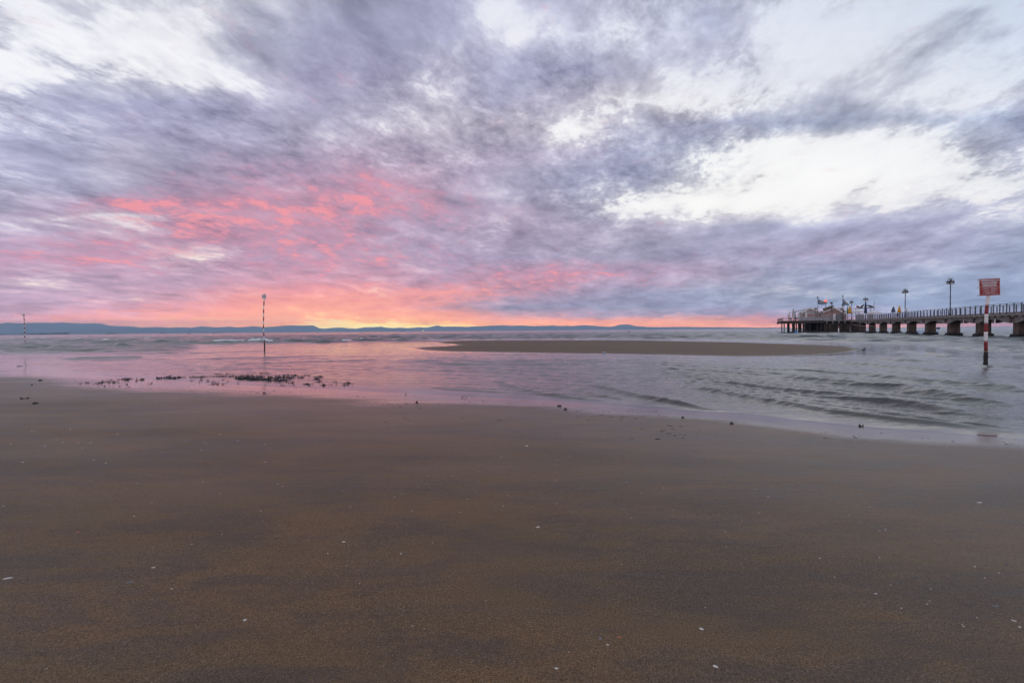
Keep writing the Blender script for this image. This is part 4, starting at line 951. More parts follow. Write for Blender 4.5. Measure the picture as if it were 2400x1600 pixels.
# folded boards and signs leaning on the frame (the small red, black and white shapes)
mb = MB(); c_ = hp(hx(r1(1600, 700)[0], 4.6), 4.6); c_.z = 0
for dx, ty, w_, h_, rx, mi in ((-.5, 695, .9, .55, .5, 0), (.9, 685, 1.1, .55, -.6, 1), (.2, 715, .5, .5, .2, 0)):
    zc = at(*r1(1600, ty), c_.y).z - HD; mb.box((dx, 0, zc), (w_, .08, h_), 0, mi, Matrix.Rotation(rx, 3, 'Y'))
mb.tube([(0, .1, 0), (0, .1, at(*r1(1600, 715), c_.y).z - HD)], .05, 8, 0)
c_.z = HD; o = mb.build('direction_boards', [mat('dull_red_board', (.22, .06, .05), .6), M_black], None, loc=c_); tag(o, 'tilted dull red and black boards on a post below the pergola', 'sign')
# wind screens: white panels on the terrace
def screens(tx0, tx1, ty, b_, n, label, mt):
    A_, B_ = hp(hx(r1(tx0, 0)[0], b_), b_, HD), hp(hx(r1(tx1, 0)[0], b_), b_, HD); t = thing('wind_screen', label, 'screen', A_); d_ = (B_ - A_) / n; zt = at(*r1((tx0 + tx1) / 2, ty), A_.y).z - HD
    for i in range(n):
        mb = MB(); mb.beam(d_ * (i + .04) + Vector((0, 0, zt / 2 + .03)), d_ * (i + .96) + Vector((0, 0, zt / 2 + .03)), .04, zt - .06); mb.build('panel', mt, t)
    mb = MB()
    for i in range(n + 1): mb.tube([d_ * i, d_ * i + Vector((0, 0, zt + .05))], .035, 6)
    mb.build('posts', M_steel, t)
M_scr = mat('frosted_panel', (.42, .43, .48), .3, var=.05)
screens(545, 925, 898, .9, 9, 'row of pale panels along the terrace before the left gable', M_scr)
screens(1535, 1680, 828, -1.0, 3, 'pale glazed panels under the large white parasol', M_scr)
screens(1740, 1850, 828, -5.5, 3, 'pale glazed panels under the wide cream parasol', M_scr)
screens(1000, 1100, 895, 1.2, 3, 'low light panels left of the beach house door', M_wall)
# chairs and tables as dark silhouettes on the terrace
def chair(P_, label, rz, first=[None]):
    if first[0] is None:
        t = thing('cafe_chair', label, 'chair', P_, rz, 'chairs out on the terrace')
        mb = MB(); mb.box((0, 0, .45), (.46, .46, .05)); mb.build('seat', M_darkmetal, t)
        mb = MB(); mb.box((0, .22, .72), (.44, .04, .40)); mb.build('backrest', M_darkmetal, t)
        for x in (-.2, .2):
            for y in (-.2, .2): mb = MB(); mb.tube([(x, y, 0), (x, y, .44)], .022, 6); mb.build('leg', M_darkmetal, t)
        first[0] = t
    else: t = copy_tree(first[0]); tag(t, label)
    t.location = P_; t.rotation_euler = (0, 0, rz)
for tx, b_, rz, lb in ((318, .9, .4, 'dark chair nearest the left corner of the terrace'), (345, 1.6, 2.2, 'dark chair between the two leftmost white parasols'), (372, .9, 1.2, 'dark chair before the tallest white parasol'), (402, 1.8, 3.0, 'dark chair at the foot of the davit crane'), (455, .9, -.5, 'dark chair just right of the davit crane'), (470, 1.9, .9, 'dark chair under the sloping jib of the crane')):
    chair(hp(hx(r1(tx, 0)[0], b_), b_, HD), lb, rz)
s = s_of(1810 + 2262 / 7.84, -1.6); chair(pp(s, -1.6, deck_z(s)), 'dark chair under the grey blue closed parasol', 1.0)
s = s_of(1810 + 2310 / 7.84, -1.6); chair(pp(s, -1.6, deck_z(s)), 'dark chair under the yellow closed parasol on the pier', 2.0)
# life ring and notice things on the rail right of the slim lamp
s = s_of(2080 + 292 / 6.534)
t = thing('lifebuoy_stand', 'small pale lifebuoy post right of the slim lamp post', 'lifebuoy', pp(s, .05, deck_z(s)))
mb = MB(); mb.tube([(0, 0, 0), (0, 0, 1.9)], .04, 8); mb.build('post', M_steel, t)
mb = MB(); ring = [(.30 * math.cos(a * .5236), 0, 1.45 + .30 * math.sin(a * .5236)) for a in range(13)]; mb.tube(ring, .07, 8, cap=False); mb.build('ring', M_white, t, True)
# ------------------------------------------------------------------ floats, boats, buoys, rope
def pontoon(label, a, b_, Yd, hgt, segs, wd=1.6):
    A_ = ground(*a); d0 = Yd
    P0, P1 = at(a[0], a[1], Yd), at(b_[0], b_[1], Yd); P0.z = P1.z = 0
    t = thing('pontoon', label, 'pontoon', P0); d_ = P1 - P0
    for i, (f0, f1, m_) in enumerate(segs):
        mb = MB(); q0, q1 = d_ * f0, d_ * (f1 - .006)
        n = 8; vs = []; rings = ((0, .55, .0), (.06, 1, 1), (.94, 1, 1), (1, .8, .9)) if i == 0 else ((0, .9, .92), (.04, 1, 1), (.96, 1, 1), (1, .9, .92))
        prof = [(-wd / 2, -.3), (-wd / 2 - .05, .1), (-wd / 2 + .12, hgt - .04), (-wd / 2 + .3, hgt), (wd / 2 - .3, hgt), (wd / 2 - .12, hgt - .04), (wd / 2 + .05, .1), (wd / 2, -.3)]
        for f_, kz, kw in rings:
            for y_, z_ in prof: vs.append(q0 + (q1 - q0) * f_ + Vector((0, y_ * kw + (0 if kw else 0), z_ * kz if z_ > 0 else z_)))
        fs = [tuple(range(7, -1, -1)), tuple(range(24, 32))]
        for r_ in range(3):
            for j in range(8): fs.append((r_ * 8 + j, r_ * 8 + (j + 1) % 8, (r_ + 1) * 8 + (j + 1) % 8, (r_ + 1) * 8 + j))
        mb.add(vs, fs); mb.build('float', m_, t, True)
    mb = MB()
    for i in range(5): q = d_ * (.3 + .16 * i); mb.lathe((q.x, q.y - wd * .35, hgt - .02), [(.05, 0), (.04, .12), (.09, .16)], 8)
    mb.build('cleats', M_steel, t); return t
pontoon('long black pontoon with a blue end moored below the pier head', (1852.5, 779), (1967, 779), 143.0, .62, [(0, .06, M_blackrub), (.06, .14, M_bluef), (.14, .42, M_blackrub), (.42, .72, M_blackrub), (.72, 1.0, M_blackrub)])
pontoon('bright blue float lying between two barnacled piers', (2126, 777), (2196, 777), 128.0, .50, [(0, .5, M_bluef), (.5, 1.0, M_bluef)])
def hull(label, name, cat, px0, px1, py, Yd, hgt, mats_, group=None):
    P0, P1 = at(px0, py, Yd), at(px1, py, Yd); L = (P1 - P0).length; c_ = (P0 + P1) / 2; c_.z = 0
    t = thing(name, label, cat, c_, 0, group); mb = MB(); n = 13; vs = []; fs = []
    for i in range(n):
        f_ = i / (n - 1); w_ = max(.03, math.sin(math.pi * min(1, f_ * .9 + .1)) ** .6) * L * .10; sh = hgt * (1 + .35 * abs(f_ - .45) ** 1.5)
        for y_, z_ in ((-w_, sh), (-w_ * .75, 0), (0, -.15), (w_ * .75, 0), (w_, sh)): vs.append(((f_ - .5) * L, y_, z_))
    for i in range(n - 1):
        for j in range(4): fs.append((i * 5 + j, i * 5 + j + 1, i * 5 + j + 6, i * 5 + j + 5))
        fs.append((i * 5 + 4, i * 5, i * 5 + 5, i * 5 + 9))
    fs += [(0, 1, 2, 3, 4), tuple(range(n * 5 - 1, n * 5 - 6, -1))]
    mb.add(vs, fs); mb.build('hull', mats_[0], t, True)
    return t, L
t, L = hull('small green and yellow pedal boat floating beyond the pier', 'pedal_boat', 'boat', 2127.5, 2146.5, 769, 330, .75, [mat('yellow_plastic', (.55, .32, .03), .4)])
mb = MB(); mb.prism([(-L * .5, .7), (L * .5, .7), (L * .45, 1.3), (-L * .1, 1.75), (-L * .46, 1.25)], (1, 0, 0), (0, 0, 1), (0, -.5, 0), (0, 1.0, 0)); mb.build('cabin', mat('green_plastic', (.03, .35, .06), .4), t)
t, L = hull('tiny dark blue boat half hidden behind a pier wall', 'dinghy', 'boat', 2195, 2203, 769, 350, 1.2, [M_navy])
mb = MB(); mb.box((0, 0, 1.3), (L * .5, .6, .12)); mb.build('thwart', M_darkmetal, t)
t, L = hull('distant motor boat with a bright lit cabin below the sunset', 'motor_boat', 'boat', 989, 994.5, 776, 1500, 1.6, [M_dark])
mb = MB(); mb.box((0, 0, 2.9), (L * .42, 1.6, 2.6)); mb.build('lit_cabin', mat('cabin_light', (.9, .85, .6), .5, emit=(1, .92, .6, 1.2)), t)
t, L = hull('distant white hulled boat left of the lit one, small dark cabin', 'motor_boat', 'boat', 941, 949, 776, 1500, 1.1, [M_white])
mb = MB(); mb.box((-1.5, 0, 3.0), (2.2, 1.6, 3.6)); mb.build('cabin', M_dark, t)
def buoy(label, px, py, hgt, mt, Yd=None, group='red buoys scattered over the sea'):
    p = ground(px, py) if Yd is None else at(px, py, Yd); p.z = 0
    t = thing('buoy', label, 'buoy', p, 0, group)
    mb = MB(); mb.lathe((0, 0, 0), [(hgt * .30, -.2), (hgt * .42, hgt * .15), (hgt * .40, hgt * .38), (hgt * .22, hgt * .62), (hgt * .08, hgt)], 12); mb.build('float_body', mt, t, True)
    mb = MB(); mb.lathe((0, 0, hgt * .95), [(.03 * hgt, 0), (.10 * hgt, .06 * hgt), (.02 * hgt, .18 * hgt)], 8); mb.build('top_ring', M_darkmetal, t)
M_buoy = mat('buoy_red', (.30, .03, .02), .5, var=.15)
buoy('orange red buoy with a dark top left of the middle striped pole', 553, 797.5, .48, M_buoy)
buoy('red buoy off the sandbar, left one of the close pair', 1475, 780.5, .85, M_buoy)
buoy('tiny red buoy off the sandbar, right one of the close pair', 1500.5, 779.0, .6, M_buoy)
buoy('red buoy alone over the middle of the sandbar, nearest the sand', 1579, 787, .38, M_buoy)
buoy('dark speck of a buoy right of the hill summit', 1523, 774.5, 1.2, M_darkmetal)
for px, py, lb in ((443, 782.2, 'tiny dark beacon on the horizon left of the striped pole'), (502, 781.8, 'second tiny dark beacon close to the striped pole')):
    buoy(lb, px, py, 2.6, M_darkmetal, Yd=900, group='dark beacons on the horizon')
# white mooring post under the pier
for tx, t0, t1, b_, lb in ((1220, 1060, 1132, -4, 'white and pink mooring post before the platform wall'), (1432, 1050, 1110, -5, 'thin white mooring post right of the pink one'), ):
    q = r1(tx, t1); p = at(q[0], q[1], 139); p.z = 0; zt = at(q[0], 630 + t0 / 7.84, 139).z
    t = thing('mooring_post', lb, 'post', p, 0, 'mooring posts below the pier'); wd = .14 if tx == 1220 else .06
    mb = MB(); mb.lathe((0, 0, 0), [(wd, -.6), (wd, zt * .75)], 10); mb.build('shaft', M_white, t, True)
    mb = MB(); mb.lathe((0, 0, zt * .75), [(wd * 1.05, 0), (wd * 1.05, zt * .25 - .03), (wd * .6, zt * .25)], 10); mb.build('painted_cap', mat('coral_paint', (.55, .16, .12), .5), t, True)
# dark wooden mooring pile with a pale collar, front right of the platform
q = r1(1450, 1178); p = at(*q, 136); p.z = 0
t = thing('mooring_pile', 'dark mooring pile with a pale collar before the pier', 'post', p)
mb = MB(); mb.lathe((0, 0, 0), [(.32, -.8), (.30, .3), (.24, 1.1), (.22, 2.6)], 10); mb.build('shaft', M_dark, t, True)
mb = MB(); mb.lathe((0, 0, .5), [(.33, 0), (.33, .22)], 12); mb.build('collar', M_steel, t, True)
q = r1(1880, 1130); p = at(*q, 150); p.z = 0
t = thing('mooring_pile', 'lone dark pile seen in the gap behind the pier arches', 'post', p)
mb = MB(); mb.lathe((0, 0, 0), [(.30, -.8), (.27, .5), (.24, 3.6)], 10); mb.build('shaft', M_dark, t, True)
mb = MB(); mb.lathe((0, 0, 3.3), [(.30, 0), (.30, .3)], 12); mb.build('cap', M_conc, t, True)
# sagging hose under the pier
a, b_ = at(*r1(1470, 1018), 133), at(*r1(2040, 1035), 117); pts = []
for i in range(21): f_ = i / 20; q = a.lerp(b_, f_); q.z -= 1.5 * 4 * f_ * (1 - f_) * .28; pts.append(q - a)
mb = MB(); mb.tube(pts, .045, 6); o = mb.build('hose', mat('pale_hose', (.45, .40, .36), .6), None, True, loc=a); tag(o, 'pale hose sagging between the piers under the deck', 'hose')
# ------------------------------------------------------------------ things lying on the sand
def sand_z(x, y): return float(terrain(np.array([[x]]), np.array([[y]]))[0, 0])
def on_sand(px, py):
    p = ground(px, py, .05)
    for _ in range(3): p = ground(px, py, sand_z(p.x, p.y))
    return p
M_weed = mat('wet_seaweed', (.016, .014, .011), .55, var=.35, scale=30, bump=.004)
M_shellw = mat('white_shell', (.62, .58, .54), .45, var=.12, scale=60)
M_shellb = mat('blue_grey_shell', (.20, .21, .26), .4, var=.25, scale=60)
M_shello = mat('orange_shell', (.42, .13, .05), .45, var=.2, scale=60)
M_shellc = mat('cream_shell', (.55, .46, .36), .45, var=.15, scale=60)
M_shelld = mat('dark_mussel_shell', (.025, .030, .045), .3, var=.2, scale=60)
def lump_mesh(mb, c, r, hgt, seed, stretch=1.0, ang=0.0):
    rg = random.Random(seed); n, m_ = 11, 5; vs = []; fs = []; ph = [rg.uniform(0, 6.28) for _ in range(4)]
    for i in range(m_):
        f_ = i / (m_ - 1)
        for j in range(n):
            a = 2 * math.pi * j / n; k = 1 + .22 * math.sin(3 * a + ph[0]) + .18 * math.sin(5 * a + ph[1] + f_ * 3) + rg.uniform(-.13, .13)
            rr_ = r * k * math.cos(f_ * 1.35) ** .8; x, y = rr_ * math.cos(a) * stretch, rr_ * math.sin(a)
            vs.append((c[0] + x * math.cos(ang) - y * math.sin(ang), c[1] + x * math.sin(ang) + y * math.cos(ang), c[2] + hgt * math.sin(f_ * 1.4) * (1 + rg.uniform(-.25, .25)) - .008))
    for i in range(m_ - 1):
        for j in range(n): fs.append((i * n + j, i * n + (j + 1) % n, (i + 1) * n + (j + 1) % n, (i + 1) * n + j))
    fs.append(tuple(range((m_ - 1) * n, m_ * n))); mb.add(vs, fs)
def blades(mb, c, r, n, seed):
    rg = random.Random(seed)
    for _ in range(n):
        a = rg.uniform(0, 6.28); d = rg.uniform(.1, 1) * r; x, y = c[0] + d * math.cos(a), c[1] + d * math.sin(a); l = rg.uniform(.3, .9) * r * .5; b = rg.uniform(0, 6.28); z = c[2] + rg.uniform(0, .02)
        dx, dy = math.cos(b) * l, math.sin(b) * l; w_ = .006 + .006 * rg.random()
        mb.tube([(x, y, z), (x + dx * .5, y + dy * .5, z + rg.uniform(.005, .03)), (x + dx, y + dy, z)], w_, 4)
CL = [((94, 892), .13, .10, 'rounded dark seaweed clump on the wet sand near the left edge'), ((82, 946), .105, .085, 'biggest black seaweed clump on the sand at the left'),
      ((75, 903), .07, .05, 'small dark clump beside a white shell, left wet sand'), ((45, 858.5), .20, .06, 'flat dark clump at the tip of the left sand spit'),
      ((54, 934.5), .17, .02, 'thin flat strip of dark weed above the biggest clump'), ((620, 921), .085, .035, 'single small dark clump right below the weed line'),
      ((977, 943.5), .075, .04, 'lone dark clump in the middle of the shore'), ((1312, 951.5), .075, .06, 'left one of two neighbouring dark clumps at the shoreline'),
      ((1325, 959.5), .07, .05, 'right one of two neighbouring dark clumps at the shoreline'), ((1600, 978.5), .065, .05, 'dark clump below the long weed strip at the shore'),
      ((1714, 993), .062, .05, 'dark clump farthest right on the drying sand'), ((2018, 999), .06, .012, 'low dark clump in the smooth water film at right'),
      ((161, 864.5), .10, .03, 'tiny dark clump on the mirror wet sand at left')]
for i, ((px, py), r, h_, lb) in enumerate(CL):
    p = on_sand(px, py); mb = MB(); r *= .36; h_ *= .50; lump_mesh(mb, (0, 0, 0), r, h_, 100 + i, 1.25); lump_mesh(mb, (r * .8, r * .3, 0), r * .5, h_ * .5, 140 + i, 1.2); blades(mb, (0, 0, -.012), r * 1.5, 9, 200 + i)
    tag(mb.build('seaweed_clump', M_weed, None, True, loc=p), lb, 'seaweed', 'dark seaweed clumps lying on the sand')
# the drifted line of weed: nobody could count its pieces
WEED = [((480, 882.5), (700, 879.5), 60, .5), ((512, 882), (596, 880.5), 50, .5), ((553, 886.5), (678, 893), 170, 1.5), ((560, 884), (690, 886), 120, 1.3), ((655, 880.5), (698, 880), 34, .6), ((665, 885), (709, 885), 34, .5),
        ((711, 880), (727, 880), 9, .5), ((739, 883.5), (755, 883), 12, .6), ((734, 888.5), (750, 888), 13, .8), ((738, 894), (748, 894), 5, .4), ((783, 894.5), (798, 895), 8, .4), ((806, 897), (821, 897.5), 9, .4),
        ((755, 903), (790, 902.6), 14, .4), ((803, 902.5), (827, 902), 9, .3), ((711, 900), (742, 899), 10, .4), ((681, 897), (689, 897), 4, .4), ((496, 900.5), (531, 900.5), 16, .4), ((529, 876), (541, 875.6), 7, .7), ((614, 875), (630, 874.8), 10, .6), ((494, 875), (515, 876), 6, .3),
        ((400, 886.5), (420, 886), 26, 1.4), ((420, 884.5), (484, 883), 40, .8), ((200, 900), (270, 897), 44, 2.0), ((240, 895), (330, 890), 46, 2.2), ((284, 889.5), (310, 888), 16, .8), ((330, 889), (345, 886.5), 10, 1), ((365, 887), (402, 882), 42, 1.6),
        ((230, 902), (400, 898), 22, 5), ((440, 890), (560, 895), 18, 4), ((180, 901), (192, 897), 4, .6),
        ((1237, 937.5), (1257, 937), 5, .3), ((1273, 938), (1301, 939), 14, .3), ((1395, 945.5), (1406, 945.5), 5, .3), ((1520, 955), (1535, 956), 5, .3), ((1625, 965), (1655, 966), 12, .3), ((1676, 967.5), (1731, 969), 24, .3), ((1752, 970.5), (1775, 971), 10, .3), ((950, 924), (962, 924), 4, .3), ((1085, 931), (1091, 931), 4, .3), ((640, 901), (760, 905), 14, 3)]
mb = MB(); o0 = ground(600, 886)
for k, (a, b_, n, sp) in enumerate(WEED):
    for i in range(n):
        f_ = rnd.random(); px = a[0] + (b_[0] - a[0]) * f_; py = a[1] + (b_[1] - a[1]) * f_ + rnd.gauss(0, 1) * sp * .9
        p = (ground(px, py, .005) if a[0] < 1100 else on_sand(px, py)) - o0; sc = rnd.random(); r = .012 + .040 * sc ** 2.5
        if n > 100: r *= 1.3
        r *= min(1.1, (ground(px, py).y / 17.0) ** 1.3)
        fl = .45 if a[0] > 1100 else 1
        lump_mesh(mb, p, r * (.8 if fl < 1 else 1), r * fl * rnd.uniform(.14, .32), k * 1000 + i, rnd.uniform(1.6, 4.2), rnd.uniform(-.3, .3))
        if rnd.random() < .5 and fl == 1: blades(mb, p, r * 2.2, 3, k * 777 + i)
tag(mb.build('seaweed', M_weed, None, True, loc=o0), 'dark line of drifted seaweed along the edge of the pink lagoon', 'seaweed', kind='stuff')
# tiny worm casts and bits on the damp sand: specks past counting
mb = MB(); o0 = ground(1350, 985)
for (x0, y0, x1, y1, n, sl_) in ((1330, 955, 1560, 985, 90, .05), (780, 935, 1050, 965, 50, 0), (1900, 985, 2400, 1050, 60, .07), (420, 905, 900, 930, 110, .01), (1480, 995, 1640, 1030, 50, .1), (850, 925, 1300, 945, 70, .02), (230, 860, 420, 905, 60, 0), (900, 975, 1200, 1000, 26, 0)):
    for _ in range(n):
        px, py = rnd.uniform(x0, x1), rnd.uniform(y0, y1); p = on_sand(px, py) if rnd.random() < .3 else ground(px, py, .03); z = sand_z(p.x, p.y); p.z = z; p = p - Vector((o0.x, o0.y, 0))
        lump_mesh(mb, p, rnd.uniform(.008, .020), rnd.uniform(.004, .012), rnd.randint(0, 99999), rnd.uniform(1.2, 3.2), rnd.uniform(-.3, .3))
tag(mb.build('sand_debris', mat('dark_debris', (.035, .028, .024), .7), None, True, loc=(o0.x, o0.y, 0)), 'scattered dark specks and worm casts on the damp sand by the shore', 'debris', kind='stuff')
# shells
def shell_mesh(mt, kind, seed):
    rg = random.Random(seed); mb = MB(); n, m_ = 14, 6; vs = []; fs = []
    for i in range(m_):
        f_ = i / (m_ - 1)
        for j in range(n):
            a = 2 * math.pi * j / n; k = {'oval': 1.0, 'fan': .82 + .28 * math.cos(a), 'long': 1.0, 'chip': 1 + .25 * math.sin(3 * a + seed) + .12 * math.sin(7 * a)}[kind]
            sx_ = {'oval': 1.0, 'fan': .95, 'long': 1.35, 'chip': 1.0}[kind]; sy_ = {'oval': .62, 'fan': .85, 'long': .42, 'chip': .75}[kind]
            r = k * math.cos(f_ * 1.5) * (1 + .02 * (j % 2)); vs.append((r * math.cos(a) * sx_ - (.25 * f_ if kind != 'chip' else 0), r * math.sin(a) * sy_, .30 * math.sin(f_ * 1.5) - .03))
    for i in range(m_ - 1):
        for j in range(n): fs.append((i * n + j, i * n + (j + 1) % n, (i + 1) * n + (j + 1) % n, (i + 1) * n + j))
    fs.append(tuple(range((m_ - 1) * n, m_ * n))); mb.add(vs, fs)
    o = mb.build('shell', mt, None, True); me = o.data; bpy.data.objects.remove(o); return me
def q2(ox, oy, tx, ty): return (ox + tx * 800 / 2091, oy + ty * 800 / 2091)
BIG = [(q2(0, 1000, 49, 927), .040, 'long', M_shellw, .5, 'long white shell half in the sand by the left edge'), (q2(0, 1000, 796, 951), .030, 'long', M_shellb, .4, 'blue grey mussel half in the lower left sand'),
       (q2(0, 1000, 1497, 1183), .026, 'fan', M_shellw, 1.0, 'white fan shell alone in the lower left sand'), (q2(0, 1000, 477, 645), .028, 'oval', M_shello, .2, 'small orange shell in the left sand'),
       (q2(0, 1000, 940, 860), .026, 'chip', M_shellc, .3, 'cream broken shell above the blue grey one'), (q2(0, 1000, 138, 216), .040, 'chip', M_shellc, .3, 'pale bit of shell with a dark shadow near the left edge'),
       (q2(800, 1000, 1588, 1296), .022, 'fan', M_shellb, 1.9, 'bluish shell left of the orange one in the bottom sand'), (q2(800, 1000, 1703, 1288), .022, 'oval', M_shello, 0.1, 'rust orange shell in the bottom sand'),
       (q2(800, 1000, 1632, 1333), .015, 'chip', M_shellw, .3, 'small cream shell just below the rust orange one'), (q2(800, 1000, 1317, 1477), .020, 'oval', M_shellw, -.3, 'small white shell close to the bottom edge, near the middle'),
       (q2(1600, 1000, 117, 1237), .028, 'oval', M_shellw, -.5, 'oval white shell, upper one of the pair at lower right'), (q2(1600, 1000, 201, 1466), .026, 'oval', M_shellw, -.6, 'oval white shell with a dark hollow, lower one of the pair at lower right'),
       (q2(800, 1000, 1204, 614), .034, 'chip', M_shellc, 0, 'cracked cream shell in the middle of the beach'), (q2(800, 1000, 555, 738), .026, 'oval', M_shelld, .1, 'dark blue mussel shell left of the middle'),
       (q2(0, 1000, 1690, 684), .034, 'oval', M_shelld, .3, 'dark mussel shell in the left middle sand'), (q2(800, 1000, 16, 704), .028, 'oval', M_shellw, .2, 'white shell in the left middle sand, right of the dark mussel'),
       (q2(800, 1000, 32, 849), .022, 'fan', M_shellb, .8, 'round grey shell below the left middle white one'), (q2(800, 1000, 364, 776), .018, 'fan', M_shellw, .1, 'small white fan shell left of the dark blue mussel'),
       (q2(1600, 1000, 1987, 845), .030, 'oval', M_shelld, 0, 'dark shell near the right edge'), (q2(1600, 1000, 1818, 463), .040, 'long', M_shellw, 0, 'slim white shell far up the right side of the beach'),
       (q2(1600, 1000, 2032, 1187), .024, 'long', M_shellw, -.4, 'slim white shell low near the right edge'), (q2(1600, 1000, 2066, 1225), .018, 'oval', M_shellw, 0, 'white shell just below the slim one near the right edge'),
       (q2(1600, 1000, 1917, 1097), .026, 'long', M_shellb, -.2, 'grey shell in the dark grit near the right edge'), (q2(1600, 1000, 1184, 1021), .020, 'long', M_shellw, 0, 'small straight white shell on the right sand'),
       (q2(1600, 1000, 840, 804), .014, 'chip', M_shellw, 0, 'bright white shell speck right of the middle'), (q2(800, 1000, 1136, 117), .055, 'oval', M_shellw, 0, 'white shell farthest up the middle of the beach'),
       ((77.5, 906), .05, 'chip', M_shellw, 0, 'white shell beside the small dark clump on the left wet sand'), (q2(0, 1000, 2011, 82), .05, 'chip', M_shelld, 0, 'dark chip of shell high on the sand, left of the middle'),
       (q2(0, 1000, 1875, 1545), .016, 'chip', M_shelld, 0, 'dark shell chip at the bottom edge')]
cache = {}
for i, ((px, py), r, kd, mt, rz, lb) in enumerate(BIG):
    k = (kd, mt.name)
    if k not in cache: cache[k] = shell_mesh(mt, kd, 5)
    p = on_sand(px, py); o = bpy.data.objects.new('shell', cache[k]); COL.objects.link(o); o.location = p; o.scale = (r * .46,) * 3; o.rotation_euler = (rnd.uniform(-.15, .25), rnd.uniform(-.2, .2), rz)
    tag(o, lb, 'shell', 'shells scattered over the sand')
SM = [(0, 'M', [(194, 28), (430, 15), (343, 79), (382, 95), (481, 100), (555, 98), (508, 130), (275, 119), (720, 45), (1137, 87), (1347, 46), (1457, 85), (1463, 127), (1233, 142), (1622, 109), (1624, 216), (575, 202), (648, 222), (1245, 337), (822, 548), (929, 465), (1598, 517), (1703, 351), (1730, 364), (1349, 411), (1360, 657), (1175, 720), (1889, 695), (1932, 738), (2008, 776), (1052, 991), (287, 1480), (66, 105), (21, 487), (1263, 103), (1247, 94), (990, 157), (846, 346)]),
      (800, 'M', [(682, 303), (843, 271), (531, 299), (470, 371), (540, 373), (372, 411), (325, 430), (55, 490), (8, 392), (979, 186), (1401, 179), (1323, 202), (1309, 233), (1745, 341), (1713, 353), (1753, 194), (1690, 218), (1777, 559), (2035, 510), (1319, 471), (1314, 327), (993, 484), (772, 443), (1018, 419), (1716, 843), (112, 1034), (435, 1220), (508, 1236), (1393, 1379), (886, 1066), (1152, 1198), (1837, 408), (1910, 306), (1608, 63), (820, 400), (1973, 374), (725, 524), (113, 960), (434, 516), (560, 710)]),
      (1600, 'M', [(260, 644), (263, 736), (524, 431), (446, 381), (468, 527), (363, 577), (1206, 637), (1242, 630), (932, 922), (1790, 857), (1851, 925), (1939, 895), (1274, 968), (1498, 1087), (1513, 1066), (1341, 1111), (1712, 1211), (1720, 1222), (1803, 1169), (1206, 801), (138, 1106), (1018, 541), (1145, 492), (1520, 993)])]
wm = shell_mesh(M_shellw, 'chip', 2); cm = shell_mesh(M_shellc, 'chip', 4)
for ox, _, L in SM:
    for i, (tx, ty) in enumerate(L):
        p = on_sand(*q2(ox, 1000, tx, ty)); D = p.length; o = bpy.data.objects.new('shell', wm if (i % 4) else cm); COL.objects.link(o)
        o.location = p + Vector((0, 0, .002)); o.scale = (rnd.uniform(.0010, .0016) * max(2.6, D),) * 3; o.rotation_euler = (0, 0, rnd.uniform(0, 6))
        tag(o, 'tiny pale shell fragment, a mere speck on the brown sand', 'shell', 'tiny pale shell fragments on the sand')
# pale blue scrap on the far shore, gull on the tip of the bar
p = ground(1417, 828.5); t = thing('bottle', 'tiny pale blue bottle washed up on the near edge of the sandbar', 'bottle', (p.x, p.y, .02))
mb = MB(); mb.tube([(-.10, 0, .05), (.06, 0, .05), (.09, 0, .05)], [.045, .045, .018], 8); mb.build('body', mat('pale_blue_plastic', (.35, .55, .68), .3), t, True)
mb = MB(); mb.tube([(.09, 0, .05), (.115, 0, .05)], .02, 8); mb.build('cap', M_signwhite, t, True)
p = ground(2024, 826.5); t = thing('gull', 'small dark gull standing in the shallows at the right tip of the sandbar', 'bird', (p.x, p.y, 0), .6)
bm = bmesh.new(); me = bpy.data.meshes.new('gull_body')
pts = [(-.16, 0, .17), (-.09, 0, .18), (0, 0, .19), (.08, 0, .21), (.12, 0, .27), (.145, 0, .315), (.17, 0, .31), (.215, 0, .30)]; rr_ = [.012, .045, .062, .052, .03, .034, .022, .006]
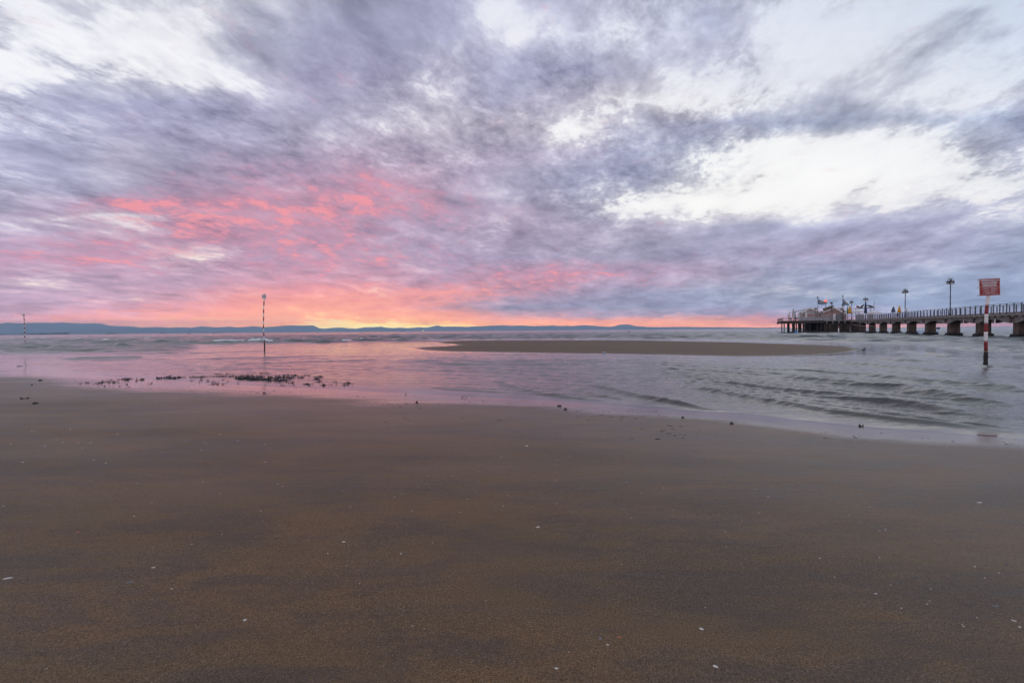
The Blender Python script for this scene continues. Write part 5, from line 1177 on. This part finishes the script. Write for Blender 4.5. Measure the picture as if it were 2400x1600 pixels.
mb = MB(); mb.tube(pts, rr_, 10); mb.tube([(0, .025, .15), (.005, .025, .05), (0, .025, -.01)], [.008, .006, .006], 6); mb.tube([(0, -.025, .15), (.005, -.025, .05), (0, -.025, -.01)], [.008, .006, .006], 6)
mb.build('body', mat('gull_feathers', (.07, .065, .065), .7, var=.2, scale=12), t, True)
mb = MB()
for y in (-1, 1): mb.tube([(.07, y * .05, .22), (-.03, y * .062, .20), (-.19, y * .02, .17)], [.02, .035, .006], 8)
mb.build('wing', mat('gull_wing', (.035, .034, .036), .7), t, True)
# wooded islets on the far left horizon
M_wood = mat('islet_wood', (.030, .040, .035), .9, var=.2, scale=.05)
for px0, px1, ht, Yd, lb in ((-60, 18, 2.4, 4200, 'low dark wooded islet touching the left edge below the hills'), (27, 41, 1.6, 4200, 'smallest wooded islet right of the one at the edge'), (48, 82, 2.6, 4200, 'wooded islet right behind the farthest striped pole'), (84, 161, 3.6, 4300, 'longest wooded islet right of the farthest striped pole'), (250, 272, 2.5, 4300, 'short wooded islet alone below the foothills'), (379, 384, 1.9, 4200, 'tiny wooded speck of an islet under the hills')):
    A_, B_ = at(px0, 783, Yd), at(px1, 783, Yd); n = max(6, int((px1 - px0) * .9)); mb = MB(); c_ = (A_ + B_) / 2; c_.z = 0
    m_px = Yd / F
    for i in range(n * 3):
        f_ = (i + .5) / (n * 3); q = A_.lerp(B_, f_) - c_; hh_ = ht * m_px * (.35 + .9 * float(fbm(np.array([f_ * (px1 - px0) * .12]), np.array([Yd * 1.0 + px0]), 3, 9)[0])) * min(1, 6 * f_ + .3, 6 * (1 - f_) + .3)
        lump_mesh(mb, (q.x, q.y + rnd.uniform(-12, 12), 0), hh_ * rnd.uniform(.7, 1.3) + 2, hh_, i + int(px0) + 500, 1.6)
    tag(mb.build('wooded_islet', M_wood, None, True, loc=c_), lb, 'islet', kind='stuff')
# ------------------------------------------------------------------ render settings
scene.render.engine = 'CYCLES'
cy = scene.cycles
cy.use_denoising = True; cy.max_bounces = 6; cy.diffuse_bounces = 2; cy.glossy_bounces = 3; cy.volume_bounces = 0; cy.transparent_max_bounces = 4
cy.caustics_reflective = False; cy.caustics_refractive = False; cy.sample_clamp_indirect = 4
